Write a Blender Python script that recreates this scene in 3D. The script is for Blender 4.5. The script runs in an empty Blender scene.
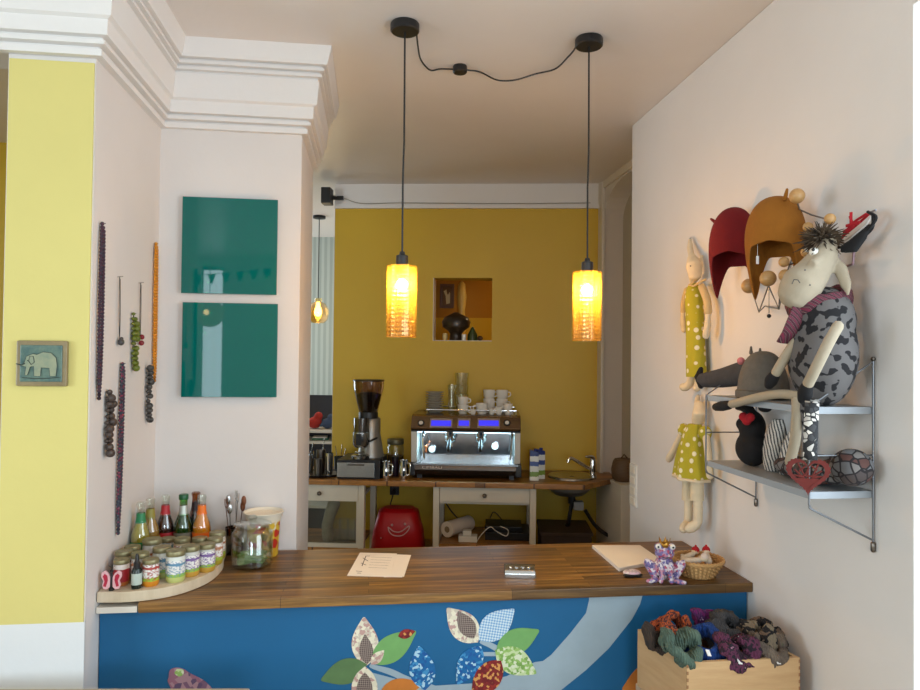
import bpy, bmesh, math, random
from mathutils import Vector, Matrix, noise as mnoise
random.seed(7)
PI = math.pi
sc = bpy.context.scene
COL = sc.collection

# ------------------------------------------------------------------ camera
CAMH = 1.62; FOC = 694.3
_y, _p, _r = [math.radians(a) for a in (7.244, 1.012, 0.606)]
CF = Vector((math.sin(_y)*math.cos(_p), math.cos(_y)*math.cos(_p), math.sin(_p)))
_R0 = Vector((math.cos(_y), -math.sin(_y), 0)); _U0 = _R0.cross(CF)
CR = _R0*math.cos(_r) + _U0*math.sin(_r); CU = _U0*math.cos(_r) - _R0*math.sin(_r)
CP = Vector((0, 0, CAMH))
cd = bpy.data.cameras.new('camera'); cam = bpy.data.objects.new('camera', cd); COL.objects.link(cam)
cd.sensor_width = 36; cd.lens = FOC*36/920; cd.clip_start = .02
mw = Matrix((CR, CU, -CF)).transposed().to_4x4(); mw.translation = CP; cam.matrix_world = mw
sc.camera = cam
def ray(px, py): return CF + CR*((px-460)/FOC) - CU*((py-345)/FOC)
def ax(px, py, X): d = ray(px, py); return CP + d*(X/d.x)
def ay(px, py, Y): d = ray(px, py); return CP + d*(Y/d.y)
def az(px, py, Z): d = ray(px, py); return CP + d*((Z-CAMH)/d.z)
def ad(px, py, D): return CP + ray(px, py)*D
def pr(P):
    d = Vector(P)-CP; z = d.dot(CF); return 460+FOC*d.dot(CR)/z, 345-FOC*d.dot(CU)/z
V = Vector

# ------------------------------------------------------------------ materials
def S(r, g, b):
    f = lambda c: (c/255/12.92) if c/255 <= .04045 else ((c/255+.055)/1.055)**2.4
    return (f(r), f(g), f(b), 1)
class N:
    def __init__(s, name):
        s.m = bpy.data.materials.new(name); s.m.use_nodes = True; s.t = s.m.node_tree
        s.b = s.t.nodes['Principled BSDF']; s.out = s.t.nodes['Material Output']
    def n(s, typ, **k):
        x = s.t.nodes.new('ShaderNode'+typ)
        for a, v in k.items():
            if a.startswith('i_'): x.inputs[a[2:].replace('_', ' ')].default_value = v
            else: setattr(x, a, v)
        return x
    def l(s, a, b): s.t.links.new(a, b)
    def coord(s, scale=(1, 1, 1), rot=(0, 0, 0), src='Object'):
        c = s.n('TexCoord'); mp = s.n('Mapping'); mp.inputs['Scale'].default_value = scale; mp.inputs['Rotation'].default_value = rot
        s.l(c.outputs[src], mp.inputs['Vector']); return mp.outputs['Vector']
    def noise(s, vec, scale, detail=4, rough=.6):
        x = s.n('TexNoise'); x.inputs['Scale'].default_value = scale; x.inputs['Detail'].default_value = detail; x.inputs['Roughness'].default_value = rough
        s.l(vec, x.inputs['Vector']); return x.outputs['Fac']
    def ramp(s, fac, stops, interp='LINEAR'):
        x = s.n('ValToRGB'); x.color_ramp.interpolation = interp; e = x.color_ramp.elements
        while len(e) < len(stops): e.new(.5)
        for i, (p, c) in enumerate(stops): e[i].position = p; e[i].color = c
        s.l(fac, x.inputs['Fac']); return x.outputs['Color']
    def mix(s, fac, a, b, mode='MIX'):
        x = s.n('Mix', data_type='RGBA', blend_type=mode)
        for i, v in ((0, fac), (6, a), (7, b)):
            if hasattr(v, 'links'): s.l(v, x.inputs[i])
            else: x.inputs[i].default_value = v
        return x.outputs[2]
    def math(s, op, a, b=0):
        x = s.n('Math', operation=op)
        for i, v in ((0, a), (1, b)):
            if hasattr(v, 'links'): s.l(v, x.inputs[i])
            else: x.inputs[i].default_value = v
        return x.outputs[0]
    def base(s, c):
        if hasattr(c, 'links'): s.l(c, s.b.inputs['Base Color'])
        else: s.b.inputs['Base Color'].default_value = c
    def bump(s, fac, st=.3, dist=.002):
        x = s.n('Bump'); x.inputs['Strength'].default_value = st; x.inputs['Distance'].default_value = dist
        s.l(fac, x.inputs['Height']); s.l(x.outputs[0], s.b.inputs['Normal'])
    def set(s, rough=None, metal=None, **k):
        if rough is not None: s.b.inputs['Roughness'].default_value = rough
        if metal is not None: s.b.inputs['Metallic'].default_value = metal
        for a, v in k.items(): s.b.inputs[a.replace('_', ' ')].default_value = v
        return s
def dk(c, k): return (c[0]*k, c[1]*k, c[2]*k, 1)
def M(name, col, rough=.6, metal=0, var=.12, scale=12, bump=0, col2=None):
    n = N(name); v = n.coord(); f = n.noise(v, scale)
    n.base(n.ramp(f, [(.3, col), (.7, col2 or dk(col, 1-var))])); n.set(rough, metal)
    if bump: n.bump(n.noise(v, scale*6, 3), bump, .003)
    return n.m
def wall_mat(name, col, rough=.75, var=.05):
    n = N(name); v = n.coord(); f = n.noise(v, 2.2, 5)
    n.base(n.ramp(f, [(.3, col), (.7, dk(col, 1-var))])); n.set(rough); n.bump(n.noise(v, 45, 4), .12, .004)
    return n.m
def wood(name, a, b, scale=(2, 14, 14), rough=.4, plank=None, c=None):
    n = N(name); v = n.coord(scale); f = n.noise(v, 3, 7, .65)
    g = n.ramp(f, [(.28, a), (.5, c or tuple((p+q)/2 for p, q in zip(a, b))), (.72, b)])
    if plank:
        vb = n.coord(); br = n.n('TexBrick', offset=.37, squash=1.0)
        n.l(vb, br.inputs['Vector'])
        br.inputs['Scale'].default_value = 1; br.inputs['Brick Width'].default_value = plank[0]; br.inputs['Row Height'].default_value = plank[1]
        br.inputs['Mortar Size'].default_value = .0008; br.inputs['Bias'].default_value = 0
        br.inputs['Color1'].default_value = (.5, .5, .5, 1); br.inputs['Color2'].default_value = (1.2, 1.15, 1.05, 1); br.inputs['Mortar'].default_value = (.25, .2, .18, 1)
        g = n.mix(1, g, br.outputs['Color'], 'MULTIPLY')
    n.base(g); n.set(rough); n.bump(f, .08, .002); return n.m
def glass(name, tint=(1, 1, 1, 1), refl=.9, base=.05):
    n = N(name); t = n.t; t.nodes.remove(n.b)
    tr = n.n('BsdfTransparent'); tr.inputs[0].default_value = tint
    gl = n.n('BsdfGlossy'); gl.inputs['Roughness'].default_value = .04; gl.inputs['Color'].default_value = (refl, refl, refl, 1)
    lw = n.n('LayerWeight'); lw.inputs['Blend'].default_value = .25
    mx = n.n('MixShader'); n.l(n.math('ADD', n.math('MULTIPLY', lw.outputs['Facing'], .55), base), mx.inputs[0])
    n.l(tr.outputs[0], mx.inputs[1]); n.l(gl.outputs[0], mx.inputs[2]); n.l(mx.outputs[0], n.out.inputs[0]); return n.m
def emit(name, col, st):
    n = N(name); n.base((0, 0, 0, 1)); n.b.inputs['Emission Color'].default_value = col; n.b.inputs['Emission Strength'].default_value = st; return n.m
def spots(name, a, b, scale, lo=.52, hi=.56, rough=.9, bump=.2):
    n = N(name); v = n.coord(); f = n.noise(v, scale, 1.5, .4); n.base(n.ramp(f, [(lo, a), (hi, b)])); n.set(rough)
    n.bump(n.noise(v, 260, 3), bump, .003); return n.m
def dots(name, a, b, scale, rad=.3):
    n = N(name); v = n.coord(); x = n.n('TexVoronoi'); x.inputs['Scale'].default_value = scale; x.inputs['Randomness'].default_value = .45
    n.l(v, x.inputs['Vector']); n.base(n.ramp(x.outputs['Distance'], [(rad, b), (rad+.05, a)])); n.set(.85); return n.m
def cells(name, cols, scale, rough=.5, edge=None):
    n = N(name); v = n.coord(); x = n.n('TexVoronoi'); x.inputs['Scale'].default_value = scale; n.l(v, x.inputs['Vector'])
    sp = n.n('SeparateColor'); n.l(x.outputs['Color'], sp.inputs[0])
    k = len(cols); c = n.ramp(sp.outputs[0], [(i/k, q) for i, q in enumerate(cols)], 'CONSTANT')
    if edge:
        y = n.n('TexVoronoi', feature='DISTANCE_TO_EDGE'); y.inputs['Scale'].default_value = scale; n.l(v, y.inputs['Vector'])
        c = n.mix(n.ramp(y.outputs['Distance'], [(.06, (1, 1, 1, 1)), (.09, (0, 0, 0, 1))]), c, edge)
    n.base(c); n.set(rough); return n.m
def stripes(name, cols, scale, rot=(0, 0, 0), dist=.5, rough=.9):
    n = N(name); v = n.coord(rot=rot); x = n.n('TexWave'); x.inputs['Scale'].default_value = scale; x.inputs['Distortion'].default_value = dist; x.inputs['Detail'].default_value = 1
    n.l(v, x.inputs['Vector']); k = len(cols); n.base(n.ramp(x.outputs['Fac'], [((i+.0)/k, q) for i, q in enumerate(cols)], 'CONSTANT')); n.set(rough)
    n.bump(n.noise(v, 200, 2), .25, .003); return n.m
def bands(name, stops, h, rough=.4, fleck=None):
    """colour by height above the thing's base (a printed label)"""
    n = N(name); c = n.n('TexCoord'); s = n.n('SeparateXYZ'); n.l(c.outputs['Object'], s.inputs[0])
    f = n.math('DIVIDE', s.outputs[2], h); nz = n.noise(c.outputs['Object'], 60, 2)
    f2 = n.math('ADD', f, n.math('MULTIPLY', n.math('SUBTRACT', nz, .5), .07))
    c_ = n.ramp(f2, stops, 'CONSTANT')
    if fleck:                                   # small printed words and pictures on the label
        v = n.coord((1, 1, 2.2)); m_ = n.ramp(n.noise(v, 150, 1, .3), [(.52, (0, 0, 0, 1)), (.55, (1, 1, 1, 1))])
        zone = n.ramp(f, [(0, (0, 0, 0, 1)), (.22, (.8, .8, .8, 1)), (.80, (0, 0, 0, 1))], 'CONSTANT')
        c_ = n.mix(n.mix(1, m_, zone, 'MULTIPLY'), c_, fleck)
    n.base(c_); n.set(rough); return n.m
def knit(name, cols, scale=40):
    n = N(name); v = n.coord(); f = n.noise(v, scale, 2); k = len(cols)
    n.base(n.ramp(f, [(.3+.4*i/max(1, k-1) if k > 1 else 0, q) for i, q in enumerate(cols)], 'CONSTANT' if k > 2 else 'LINEAR')); n.set(.95)
    w = n.n('TexWave'); w.inputs['Scale'].default_value = 55; w.inputs['Distortion'].default_value = 2; n.l(v, w.inputs['Vector']); n.bump(w.outputs['Fac'], .6, .004); return n.m

WHITE = wall_mat('white_wall_paint', S(224, 218, 213))
CEIL = wall_mat('ceiling_paint', S(230, 221, 214), .36)
CORN = wall_mat('cornice_paint', S(232, 228, 224), .6, .03)
YEL = wall_mat('yellow_paint_daylit', S(219, 206, 126))  # same yellow as the kitchen wall; cool daylight wash put into the colour
MUS = wall_mat('yellow_paint_dim', S(209, 171, 35), .5)  # same yellow as the pillar; dim warm light put into the colour
DADO = wall_mat('white_dado_paint', S(226, 228, 228), .5)
OCH = wall_mat('ochre_paint', S(190, 130, 20)); YLO = wall_mat('warm_yellow_paint', S(225, 180, 40))
TRIMW = wall_mat('trim_paint', S(222, 214, 200), .45, .03)
PALE = stripes('pale_curtain', [S(190, 200, 196), S(168, 180, 176)], 6, dist=.3)
FLOORM = wood('oak_floor', S(190, 172, 148), S(160, 142, 118), plank=(1.2, .14))
WORK = wood('acacia_worktop', S(168, 126, 66), S(80, 56, 28), (1.2, 22, 22), .42, (.7, .034), S(122, 86, 42))
KWORK = wood('oak_worktop', S(176, 124, 58), S(124, 82, 36), (1.2, 16, 16), .4, (.6, .05))
PINE = wood('pale_box_wood', S(205, 168, 122), S(186, 146, 100), (2, 2, 16), .5)
BIRCH = wood('birch_ply', S(222, 205, 178), S(200, 182, 152), (8, 8, 2), .55)
BEECH = wood('beech_balls', S(196, 154, 98), S(170, 125, 74), (10, 10, 40), .35)
TABLEW = wood('pale_table_wood', S(205, 180, 150), S(185, 158, 125), (2, 14, 14), .45)
BLUE = M('blue_panel_paint', S(0, 94, 142), .6, var=.14, scale=1.6)
BRANCH = M('grey_blue_branch_paint', S(160, 178, 188), .6, var=.18, scale=5)
BLACK = M('black_plastic', S(22, 21, 22), .4); MATTB = M('matt_black_fabric', S(20, 18, 20), .95, bump=.4)
STEEL = M('brushed_steel', S(190, 190, 188), .25, 1, .1, 30); CHROME = M('chrome', S(225, 225, 225), .08, 1, .02)
DSTEEL = M('dark_brushed_steel', S(120, 112, 104), .32, 1, .15, 30)
SHELFM = M('grey_shelf_metal', S(150, 155, 160), .45, .15, .06)
WIRE = M('grey_wire', S(120, 122, 126), .35, .6)
CLEAR = glass('clear_glass', (.97, .98, .96, 1), base=.07); PANEG = glass('window_glass', base=.02)
PAPER = M('white_paper', S(235, 222, 206), .8, var=.03); INK = M('grey_ink', S(90, 86, 84), .8); TAG = M('white_tag', S(238, 235, 230), .7)
CREAM = M('cream_cloth', S(226, 208, 176), .95, var=.08, scale=40, bump=.3)
PORC = M('white_porcelain', S(230, 226, 216), .2, var=.02)
DESK = M('white_desk_paint', S(214, 204, 184), .5, var=.04)
DARK = M('dark_recess', S(50, 42, 34), .8)

# ------------------------------------------------------------------ mesh builder
class MB:
    def __init__(s, T=None): s.v = []; s.f = []; s.mi = []; s.T = T; s.k = 0
    def add(s, vs, fs, T=None):
        o = len(s.v)
        for p in vs:
            p = V(p)
            if T is not None: p = T @ p
            if s.T is not None: p = s.T @ p
            s.v.append(p)
        for f in fs: s.f.append([i+o for i in f]); s.mi.append(s.k)
        return s
    def box(s, x0, x1, y0, y1, z0, z1, T=None):
        return s.add([(x, y, z) for z in (z0, z1) for y in (y0, y1) for x in (x0, x1)],
                     [(0, 2, 3, 1), (4, 5, 7, 6), (0, 1, 5, 4), (2, 6, 7, 3), (0, 4, 6, 2), (1, 3, 7, 5)], T)
    def tube(s, path, r, n=8, closed=False, T=None, squash=None, round_caps=False):
        P = [V(p) for p in path]; m = len(P); R = list(r) if isinstance(r, (list, tuple)) else [r]*m
        if round_caps and not closed:
            d0 = (P[0]-P[1]).normalized(); d1 = (P[-1]-P[-2]).normalized()
            P = [P[0]+d0*R[0]*.9, P[0]+d0*R[0]*.55]+P+[P[-1]+d1*R[-1]*.55, P[-1]+d1*R[-1]*.9]
            R = [R[0]*.35, R[0]*.8]+R+[R[-1]*.8, R[-1]*.35]; m += 4
        vs = []; up = None
        for i in range(m):
            if closed: t = P[(i+1) % m]-P[i-1]
            else: t = P[min(i+1, m-1)]-P[max(i-1, 0)]
            t = t.normalized() if t.length > 1e-9 else V((0, 0, 1))
            if up is None: up = V((0, 0, 1)) if abs(t.z) < .9 else V((1, 0, 0))
            a = t.cross(up)
            if a.length < 1e-4: a = t.orthogonal()
            a.normalize(); b = a.cross(t).normalized(); up = b
            for j in range(n):
                q = 2*PI*j/n; k = (1, 1) if squash is None else squash
                vs.append(P[i]+a*(math.cos(q)*R[i]*k[0])+b*(math.sin(q)*R[i]*k[1]))
        fs = []
        for i in range(m if closed else m-1):
            i2 = (i+1) % m
            for j in range(n): fs.append((i*n+j, i2*n+j, i2*n+(j+1) % n, i*n+(j+1) % n))
        if not closed: fs += [tuple(range(n)), tuple((m-1)*n+j for j in reversed(range(n)))]
        return s.add(vs, [tuple(reversed(f)) for f in fs], T)
    def lathe(s, prof, c=(0, 0, 0), n=24, T=None, a0=0):
        c = V(c); vs = []; fs = []; rows = []
        for r, z in prof:
            if r < 1e-6: rows.append([len(vs)]); vs.append(c+V((0, 0, z)))
            else:
                rows.append(list(range(len(vs), len(vs)+n)))
                for j in range(n): q = 2*PI*j/n+a0; vs.append(c+V((r*math.cos(q), r*math.sin(q), z)))
        for A, B in zip(rows, rows[1:]):
            for j in range(n):
                j2 = (j+1) % n
                if len(A) == 1 and len(B) == 1: continue
                if len(A) == 1: fs.append((A[0], B[j2], B[j]))
                elif len(B) == 1: fs.append((A[j], A[j2], B[0]))
                else: fs.append((A[j], A[j2], B[j2], B[j]))
        return s.add(vs, fs, T)
    def ball(s, c, r, n=16, m=10, T=None):
        r = V((r, r, r)) if isinstance(r, (int, float)) else V(r); c = V(c); vs = [c+V((0, 0, -r.z))]
        for i in range(1, m):
            a = -PI/2+PI*i/m
            for j in range(n): q = 2*PI*j/n; vs.append(c+V((r.x*math.cos(a)*math.cos(q), r.y*math.cos(a)*math.sin(q), r.z*math.sin(a))))
        vs.append(c+V((0, 0, r.z))); fs = []
        for j in range(n): fs.append((0, 1+(j+1) % n, 1+j)); fs.append((len(vs)-1, 1+(m-2)*n+j, 1+(m-2)*n+(j+1) % n))
        for i in range(m-2):
            for j in range(n): a = 1+i*n; fs.append((a+j, a+(j+1) % n, a+n+(j+1) % n, a+n+j))
        return s.add(vs, fs, T)
    def prism(s, poly, fn, h0, h1, T=None):
        """2D polygon -> fn(a,b,h) at h0 and h1"""
        n = len(poly); vs = [fn(a, b, h0) for a, b in poly]+[fn(a, b, h1) for a, b in poly]
        return s.add(vs, [tuple(reversed(range(n))), tuple(range(n, 2*n))]+[(i, (i+1) % n, n+(i+1) % n, n+i) for i in range(n)], T)
    def grid(s, rows, closed=False, T=None):
        m, n = len(rows), len(rows[0]); vs = [p for r in rows for p in r]
        return s.add(vs, [(i*n+j, i*n+(j+1) % n, (i+1)*n+(j+1) % n, (i+1)*n+j) for i in range(m-1) for j in range(n if closed else n-1)], T)
    def build(s, name, mat, parent=None, bev=0, flat=False, ang=40, solid=0, sub=0, kind=None, label=None):
        off = V((0, 0, 0)); p = parent
        while p is not None: off = off+p.location; p = p.parent
        me = bpy.data.meshes.new(name); me.from_pydata([v-off for v in s.v], [], s.f)
        for m in (mat if isinstance(mat, (list, tuple)) else [mat]): me.materials.append(m)
        for i, pl in enumerate(me.polygons): pl.material_index = s.mi[i]
        bm = bmesh.new(); bm.from_mesh(me)
        if solid == 0: bmesh.ops.recalc_face_normals(bm, faces=bm.faces)
        if bev:
            es = [e for e in bm.edges if len(e.link_faces) == 2 and e.calc_face_angle(0) > .5]
            bmesh.ops.bevel(bm, geom=es, offset=bev, segments=2, profile=.6, affect='EDGES', clamp_overlap=True)
        bm.to_mesh(me); bm.free()
        if not flat:
            me.shade_smooth(); me.set_sharp_from_angle(angle=math.radians(ang))
        o = bpy.data.objects.new(name, me); COL.objects.link(o); o.parent = parent
        if bev and not flat: q = o.modifiers.new('w', 'WEIGHTED_NORMAL'); q.keep_sharp = True
        if solid: q = o.modifiers.new('s', 'SOLIDIFY'); q.thickness = solid; q.offset = 0
        if sub: q = o.modifiers.new('u', 'SUBSURF'); q.levels = sub; q.render_levels = sub
        if kind: o['kind'] = kind
        if label: o['label'] = label
        return o
    def blob(s, name, mat, parent=None, vox=.006, smooth=4, label=None):
        """fuse overlapping pieces into one continuous skin"""
        o = s.build('tmp', [M0 for M0 in (mat if isinstance(mat, list) else [mat])], None)
        q = o.modifiers.new('r', 'REMESH'); q.mode = 'VOXEL'; q.voxel_size = vox; q.use_smooth_shade = True
        if smooth: q = o.modifiers.new('m', 'SMOOTH'); q.iterations = smooth; q.factor = .5
        dg = bpy.context.evaluated_depsgraph_get(); me = bpy.data.meshes.new_from_object(o.evaluated_get(dg)); bpy.data.objects.remove(o)
        off = V((0, 0, 0)); p = parent
        while p is not None: off = off+p.location; p = p.parent
        me.transform(Matrix.Translation(-off)); me.name = name; me.materials.clear()
        for m0 in (mat if isinstance(mat, list) else [mat]): me.materials.append(m0)
        me.shade_smooth(); n = bpy.data.objects.new(name, me); COL.objects.link(n); n.parent = parent
        if label: n['label'] = label
        return n
def tag(o, label, cat, group=None):
    o['label'] = label; o['category'] = cat
    if group: o['group'] = group
    return o
def thing(name, label, cat, loc=(0, 0, 0), group=None):
    o = bpy.data.objects.new(name, None); COL.objects.link(o); o.location = loc; o.empty_display_size = .05; return tag(o, label, cat, group)
def struct(mb, name, mat, **k): return mb.build(name, mat, None, kind='structure', **k)
def dup(root, loc, rz=0, label=None, scale=None):
    r = root.copy(); COL.objects.link(r); r.location = loc; r.rotation_euler = (0, 0, rz)
    if scale: r.scale = scale
    if label: r['label'] = label
    def rec(a, b):
        for ch in list(a.children):
            c = ch.copy(); COL.objects.link(c); c.parent = b; rec(ch, c)
    rec(root, r); return r
def fuse_text(body, size, T, depth=.0006):
    cu = bpy.data.curves.new('t', 'FONT'); cu.body = body; cu.size = size; cu.extrude = depth; cu.align_x = 'CENTER'; cu.align_y = 'CENTER'
    o = bpy.data.objects.new('t', cu); COL.objects.link(o); dg = bpy.context.evaluated_depsgraph_get()
    me = bpy.data.meshes.new_from_object(o.evaluated_get(dg)); bpy.data.objects.remove(o)
    vs = [T @ v.co for v in me.vertices]; fs = [tuple(p.vertices) for p in me.polygons]; return vs, fs
def arc(c, r, a0, a1, n): return [(c[0]+r*math.cos(a0+(a1-a0)*i/n), c[1]+r*math.sin(a0+(a1-a0)*i/n)) for i in range(n+1)]
def spline(pts, n=8):
    P = [V(p) for p in pts]; P = [P[0]*2-P[1]]+P+[P[-1]*2-P[-2]]; out = []
    for i in range(1, len(P)-2):
        for k in range(n):
            t = k/n; a, b, c, d = P[i-1:i+3]
            out.append(.5*((2*b)+(c-a)*t+(2*a-5*b+4*c-d)*t*t+(3*b-a-3*c+d)*t**3))
    return out+[P[-2]]

# ------------------------------------------------------------------ the room
XL, XW, ZC, YP, YW, YW2, XO, YE, YN = -.78, 1.236, 2.75, 2.055, 2.66, 3.16, -.271, 3.21, 1.452
YPAN = 2.155
# kitchen frame: u along the back wall, w away from the viewer (0 at the yellow back wall)
KA = math.radians(10.2)
_k = ad(460, 345, 4.51); KO = V((_k.x, _k.y, 0))
KT = Matrix(((math.cos(KA), math.sin(KA), 0, KO.x), (-math.sin(KA), math.cos(KA), 0, KO.y), (0, 0, 1, 0), (0, 0, 0, 1)))
KI = KT.inverted(); KW = V((math.sin(KA), math.cos(KA), 0))
def kw(px, py, w):
    d = ray(px, py); P = CP + d*((w-(CP-KO).dot(KW))/d.dot(KW)); return KI @ P
def kz(px, py, z): return KI @ az(px, py, z)

struct(MB().box(-4.2, 4, -3.4, 9, -.1, 0), 'floor', FLOORM, flat=True)
struct(MB().box(-4.2, 4, -3.4, 9, ZC, ZC+.1), 'ceiling', CEIL, flat=True)
# yellow pillar (front face yellow over a white dado)
zd = ay(50, 623, YP).z
b = MB(); xl = ay(5, 200, YP).x
b.box(xl, XL, YP+.003, YW2, 0, ZC); struct(b, 'wall_pillar', WHITE, flat=True)
struct(MB().box(xl+.004, XL-.004, YP-.002, YP+.004, zd, 2.436), 'wall_pillar_yellow', YEL, flat=True)
struct(MB().box(xl, XL, YP-.002, YP+.004, 0, zd), 'wall_pillar_dado', DADO, flat=True)
struct(MB().box(XL, XO, YW, YW2, 0, ZC), 'wall_middle', WHITE, flat=True)
# beam to the left of the pillar, under the ceiling
struct(MB().box(-4.0, xl, YP+.003, YP+.3, 2.52, ZC), 'wall_left_beam', WHITE, flat=True)
# right wall with window beyond its near end
b = MB(); b.box(XW, XW+.3, YN, YE, 0, ZC); struct(b, 'wall_right', WHITE, bev=.006)
b = MB(); b.box(XW, XW+.3, -.35, YN, 0, .8); b.box(XW, XW+.3, -.35, YN, 2.45, ZC); b.box(XW, XW+.3, -3.3, -.35, 0, ZC); struct(b, 'wall_right_window_side', WHITE, flat=True)
# cornice round the pillar
prof = [(0, 2.475), (.022, 2.475), (.022, 2.492), (.012, 2.494), (.014, 2.499), (.034, 2.501), (.034, 2.512), (.024, 2.514), (.026, 2.519), (.044, 2.521), (.046, 2.56), (.058, 2.566),
        (.066, 2.645), (.058, 2.648), (.060, 2.653), (.076, 2.655), (.076, 2.664), (.066, 2.666), (.068, 2.671), (.085, 2.673), (.085, 2.682), (.075, 2.684), (.077, 2.689), (.096, 2.691), (.1, 2.702), (.112, 2.7499), (0, 2.7499)]
path = [(-3.0, YP), (XL, YP), (XL, YW), (XO, YW), (XO, YW2)]
nrm = [(0, -1), (1, 0), (0, -1), (1, 0)]
offs = [(0, -1), (1, -1), (1, -1), (1, -1), (1, 0)]
b = MB(); rows = []
prof = [(p, ZC-.0001-(ZC-z)*1.09 if z < 2.7499 else z) for p, z in prof]
for (x, y), (ox, oy) in zip(path, offs): rows.append([V((x+ox*p, y+oy*p, z)) for p, z in prof])
b.grid(rows)
b.add(rows[0], [tuple(range(len(prof)))]); b.add(rows[-1], [tuple(reversed(range(len(prof))))])
struct(b, 'trim_1', CORN, flat=True)

# kitchen back wall with a square pass-through
uL = kw(334, 300, 0).x; uR = kw(601, 300, 0).x
a0, a1 = kw(433, 310, 0).x, kw(492, 310, 0).x; h0, h1 = kw(462, 341, 0).z, kw(462, 278, 0).z; TH = .16
zy = 2.588
b = MB(KT)
for (p, q, r, s_) in ((uL, a0, 0, zy), (a1, uR+.3, 0, zy), (a0, a1, 0, h0), (a0, a1, h1, zy)): b.box(p, q, 0, TH, r, s_)
struct(b, 'wall_back', MUS, flat=True)
b = MB(KT); b.box(uL, uR+.3, -.004, TH, zy, ZC); b.box(uL, uR, -.02, -.004, zy, zy+.022); b.box(uL, uR, -.012, -.004, zy+.022, zy+.034); struct(b, 'trim_2', CORN, flat=True)
b = MB(KT); b.box(a0, a0+.004, 0, TH, h0, h1); b.box(a0, a1, .0, TH, h0, h0+.004); struct(b, 'trim_3', TRIMW, flat=True)
# kitchen right wall with an arched recess
c1 = KT @ V((uR, 0, 0)); XK = c1.x
yb = c1.y+.06; Yd1 = yb-.10; Yd0 = Yd1-.78; zs = ax(606.5, 218, XK).z
b = MB(); fn = lambda a, z, h: (XK+h, a, z)
arcp = [(Yd1, 0)]+[( (Yd0+Yd1)/2+(Yd1-Yd0)/2*math.cos(t), zs+.19*math.sin(t)) for t in [PI*i/18 for i in range(19)]]+[(Yd0, 0)]
zt = ZC
for (p, q) in zip(arcp[1:-1], arcp[2:-1]): b.prism([(p[0], p[1]), (p[0], zt), (q[0], zt), (q[0], q[1])], fn, 0, .3)
b.box(XK, XK+.3, Yd1, yb+.3, 0, zt); b.box(XK, XK+.3, YE-.02, Yd0, 0, zt)
struct(b, 'wall_kitchen_right', WHITE, flat=True)
struct(MB().box(XK+.13, XK+.19, YE-.1, yb+.3, 0, ZC), 'wall_kitchen_recess', wall_mat('grey_recess_paint', S(190, 180, 160)), flat=True)
b = MB(); b.box(XK-.022, XK, yb-.13, yb-.055, 0, ZC); b.box(XK-.016, XK, Yd0-.3, yb-.12, ZC-.045, ZC); struct(b, 'trim_4', TRIMW, bev=.004)
struct(MB().box(XW+.29, 1.9, YE-.02, YE+.06, 0, ZC), 'wall_right_end', WHITE, flat=True)

# rooms beyond: pale curtain room to the left, ochre room seen through the pass-through
pF = ad(322, 300, 6.6)
b = MB(KT); cF = KI @ pF
struct(MB(KT).box(-4, uL-.02, cF.y, cF.y+.1, 0, ZC), 'wall_far_left', PALE, flat=True)
struct(MB(KT).box(uL-.04, uL-.002, TH, cF.y, 0, ZC), 'wall_far_partition', WHITE, flat=True)
wo = 1.15; zo = kw(480, 318, wo).z
b = MB(KT); b.box(uL, 1.9, wo, wo+.08, zo, ZC); struct(b, 'wall_far_ochre', OCH, flat=True)
b = MB(KT); b.box(uL, 1.9, wo-.004, wo+.08, 0, zo); struct(b, 'wall_far_yellow', YLO, flat=True)
struct(MB(KT).box(1.3, 1.38, TH, wo, 0, ZC), 'wall_far_right', OCH, flat=True)
struct(MB().box(-4, -1.35, 4.0, 4.1, 0, ZC), 'wall_left_room', MUS, flat=True)
# outer shell
b = MB(); b.box(-4.2, -4, .6, 9, 0, ZC); b.box(-4.2, -4, -3.4, -1.4, 0, ZC); b.box(-4.2, -4, -1.4, .6, 0, .8); b.box(-4.2, -4, -1.4, .6, 2.4, ZC); struct(b, 'wall_left', YEL, flat=True)
struct(MB().box(3.9, 4.0, -3.4, 9, 0, ZC), 'wall_far_side', WHITE, flat=True)
struct(MB().box(-4.2, 4, 8.9, 9, 0, ZC), 'wall_end', WHITE, flat=True)
# rear wall with two windows (seen only as reflections)
b = MB(); xs = [-4.0, -1.98, -1.72, -.45, .75, 1.54]
for i in range(5): 
    if i in (1, 3): b.box(xs[i], xs[i+1], -3.3, -3.1, 0, .85); b.box(xs[i], xs[i+1], -3.3, -3.1, 2.35 if i == 3 else 2.65, ZC)
    else: b.box(xs[i], xs[i+1], -3.3, -3.1, 0, ZC)
struct(b, 'wall_rear', WHITE, flat=True)
def window(name, x0, x1, z0, z1, put):
    b = MB(); t = .05
    for (p, q, r, s_) in ((x0, x0+t, z0, z1), (x1-t, x1, z0, z1), (x0, x1, z0, z0+t), (x0, x1, z1-t, z1), ((x0+x1)/2-.03, (x0+x1)/2+.03, z0, z1), (x0, x1, z0+(z1-z0)*.68-.025, z0+(z1-z0)*.68+.025)):
        vs = [put(a, d, z) for z in (r, s_) for d in (-.03, .03) for a in (p, q)]
        b.add(vs, [(0, 2, 3, 1), (4, 5, 7, 6), (0, 1, 5, 4), (2, 6, 7, 3), (0, 4, 6, 2), (1, 3, 7, 5)])
    o = struct(b, name, TRIMW, flat=True)
    b = MB(); b.prism([(x0, z0), (x1, z0), (x1, z1), (x0, z1)], lambda a, z, h: put(a, h, z), -.003, .003); b.build('pane', PANEG, o, flat=True); return o
window('window_1', -1.98, -1.72, .85, 2.65, lambda a, d, z: (a, -3.2+d, z))
window('window_2', -.45, .75, .85, 2.35, lambda a, d, z: (a, -3.2+d, z))
window('added_window', -1.4, .6, .8, 2.4, lambda a, d, z: (-4.1+d, a, z))  # unseen window, added so light from the left reaches the right wall
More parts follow.
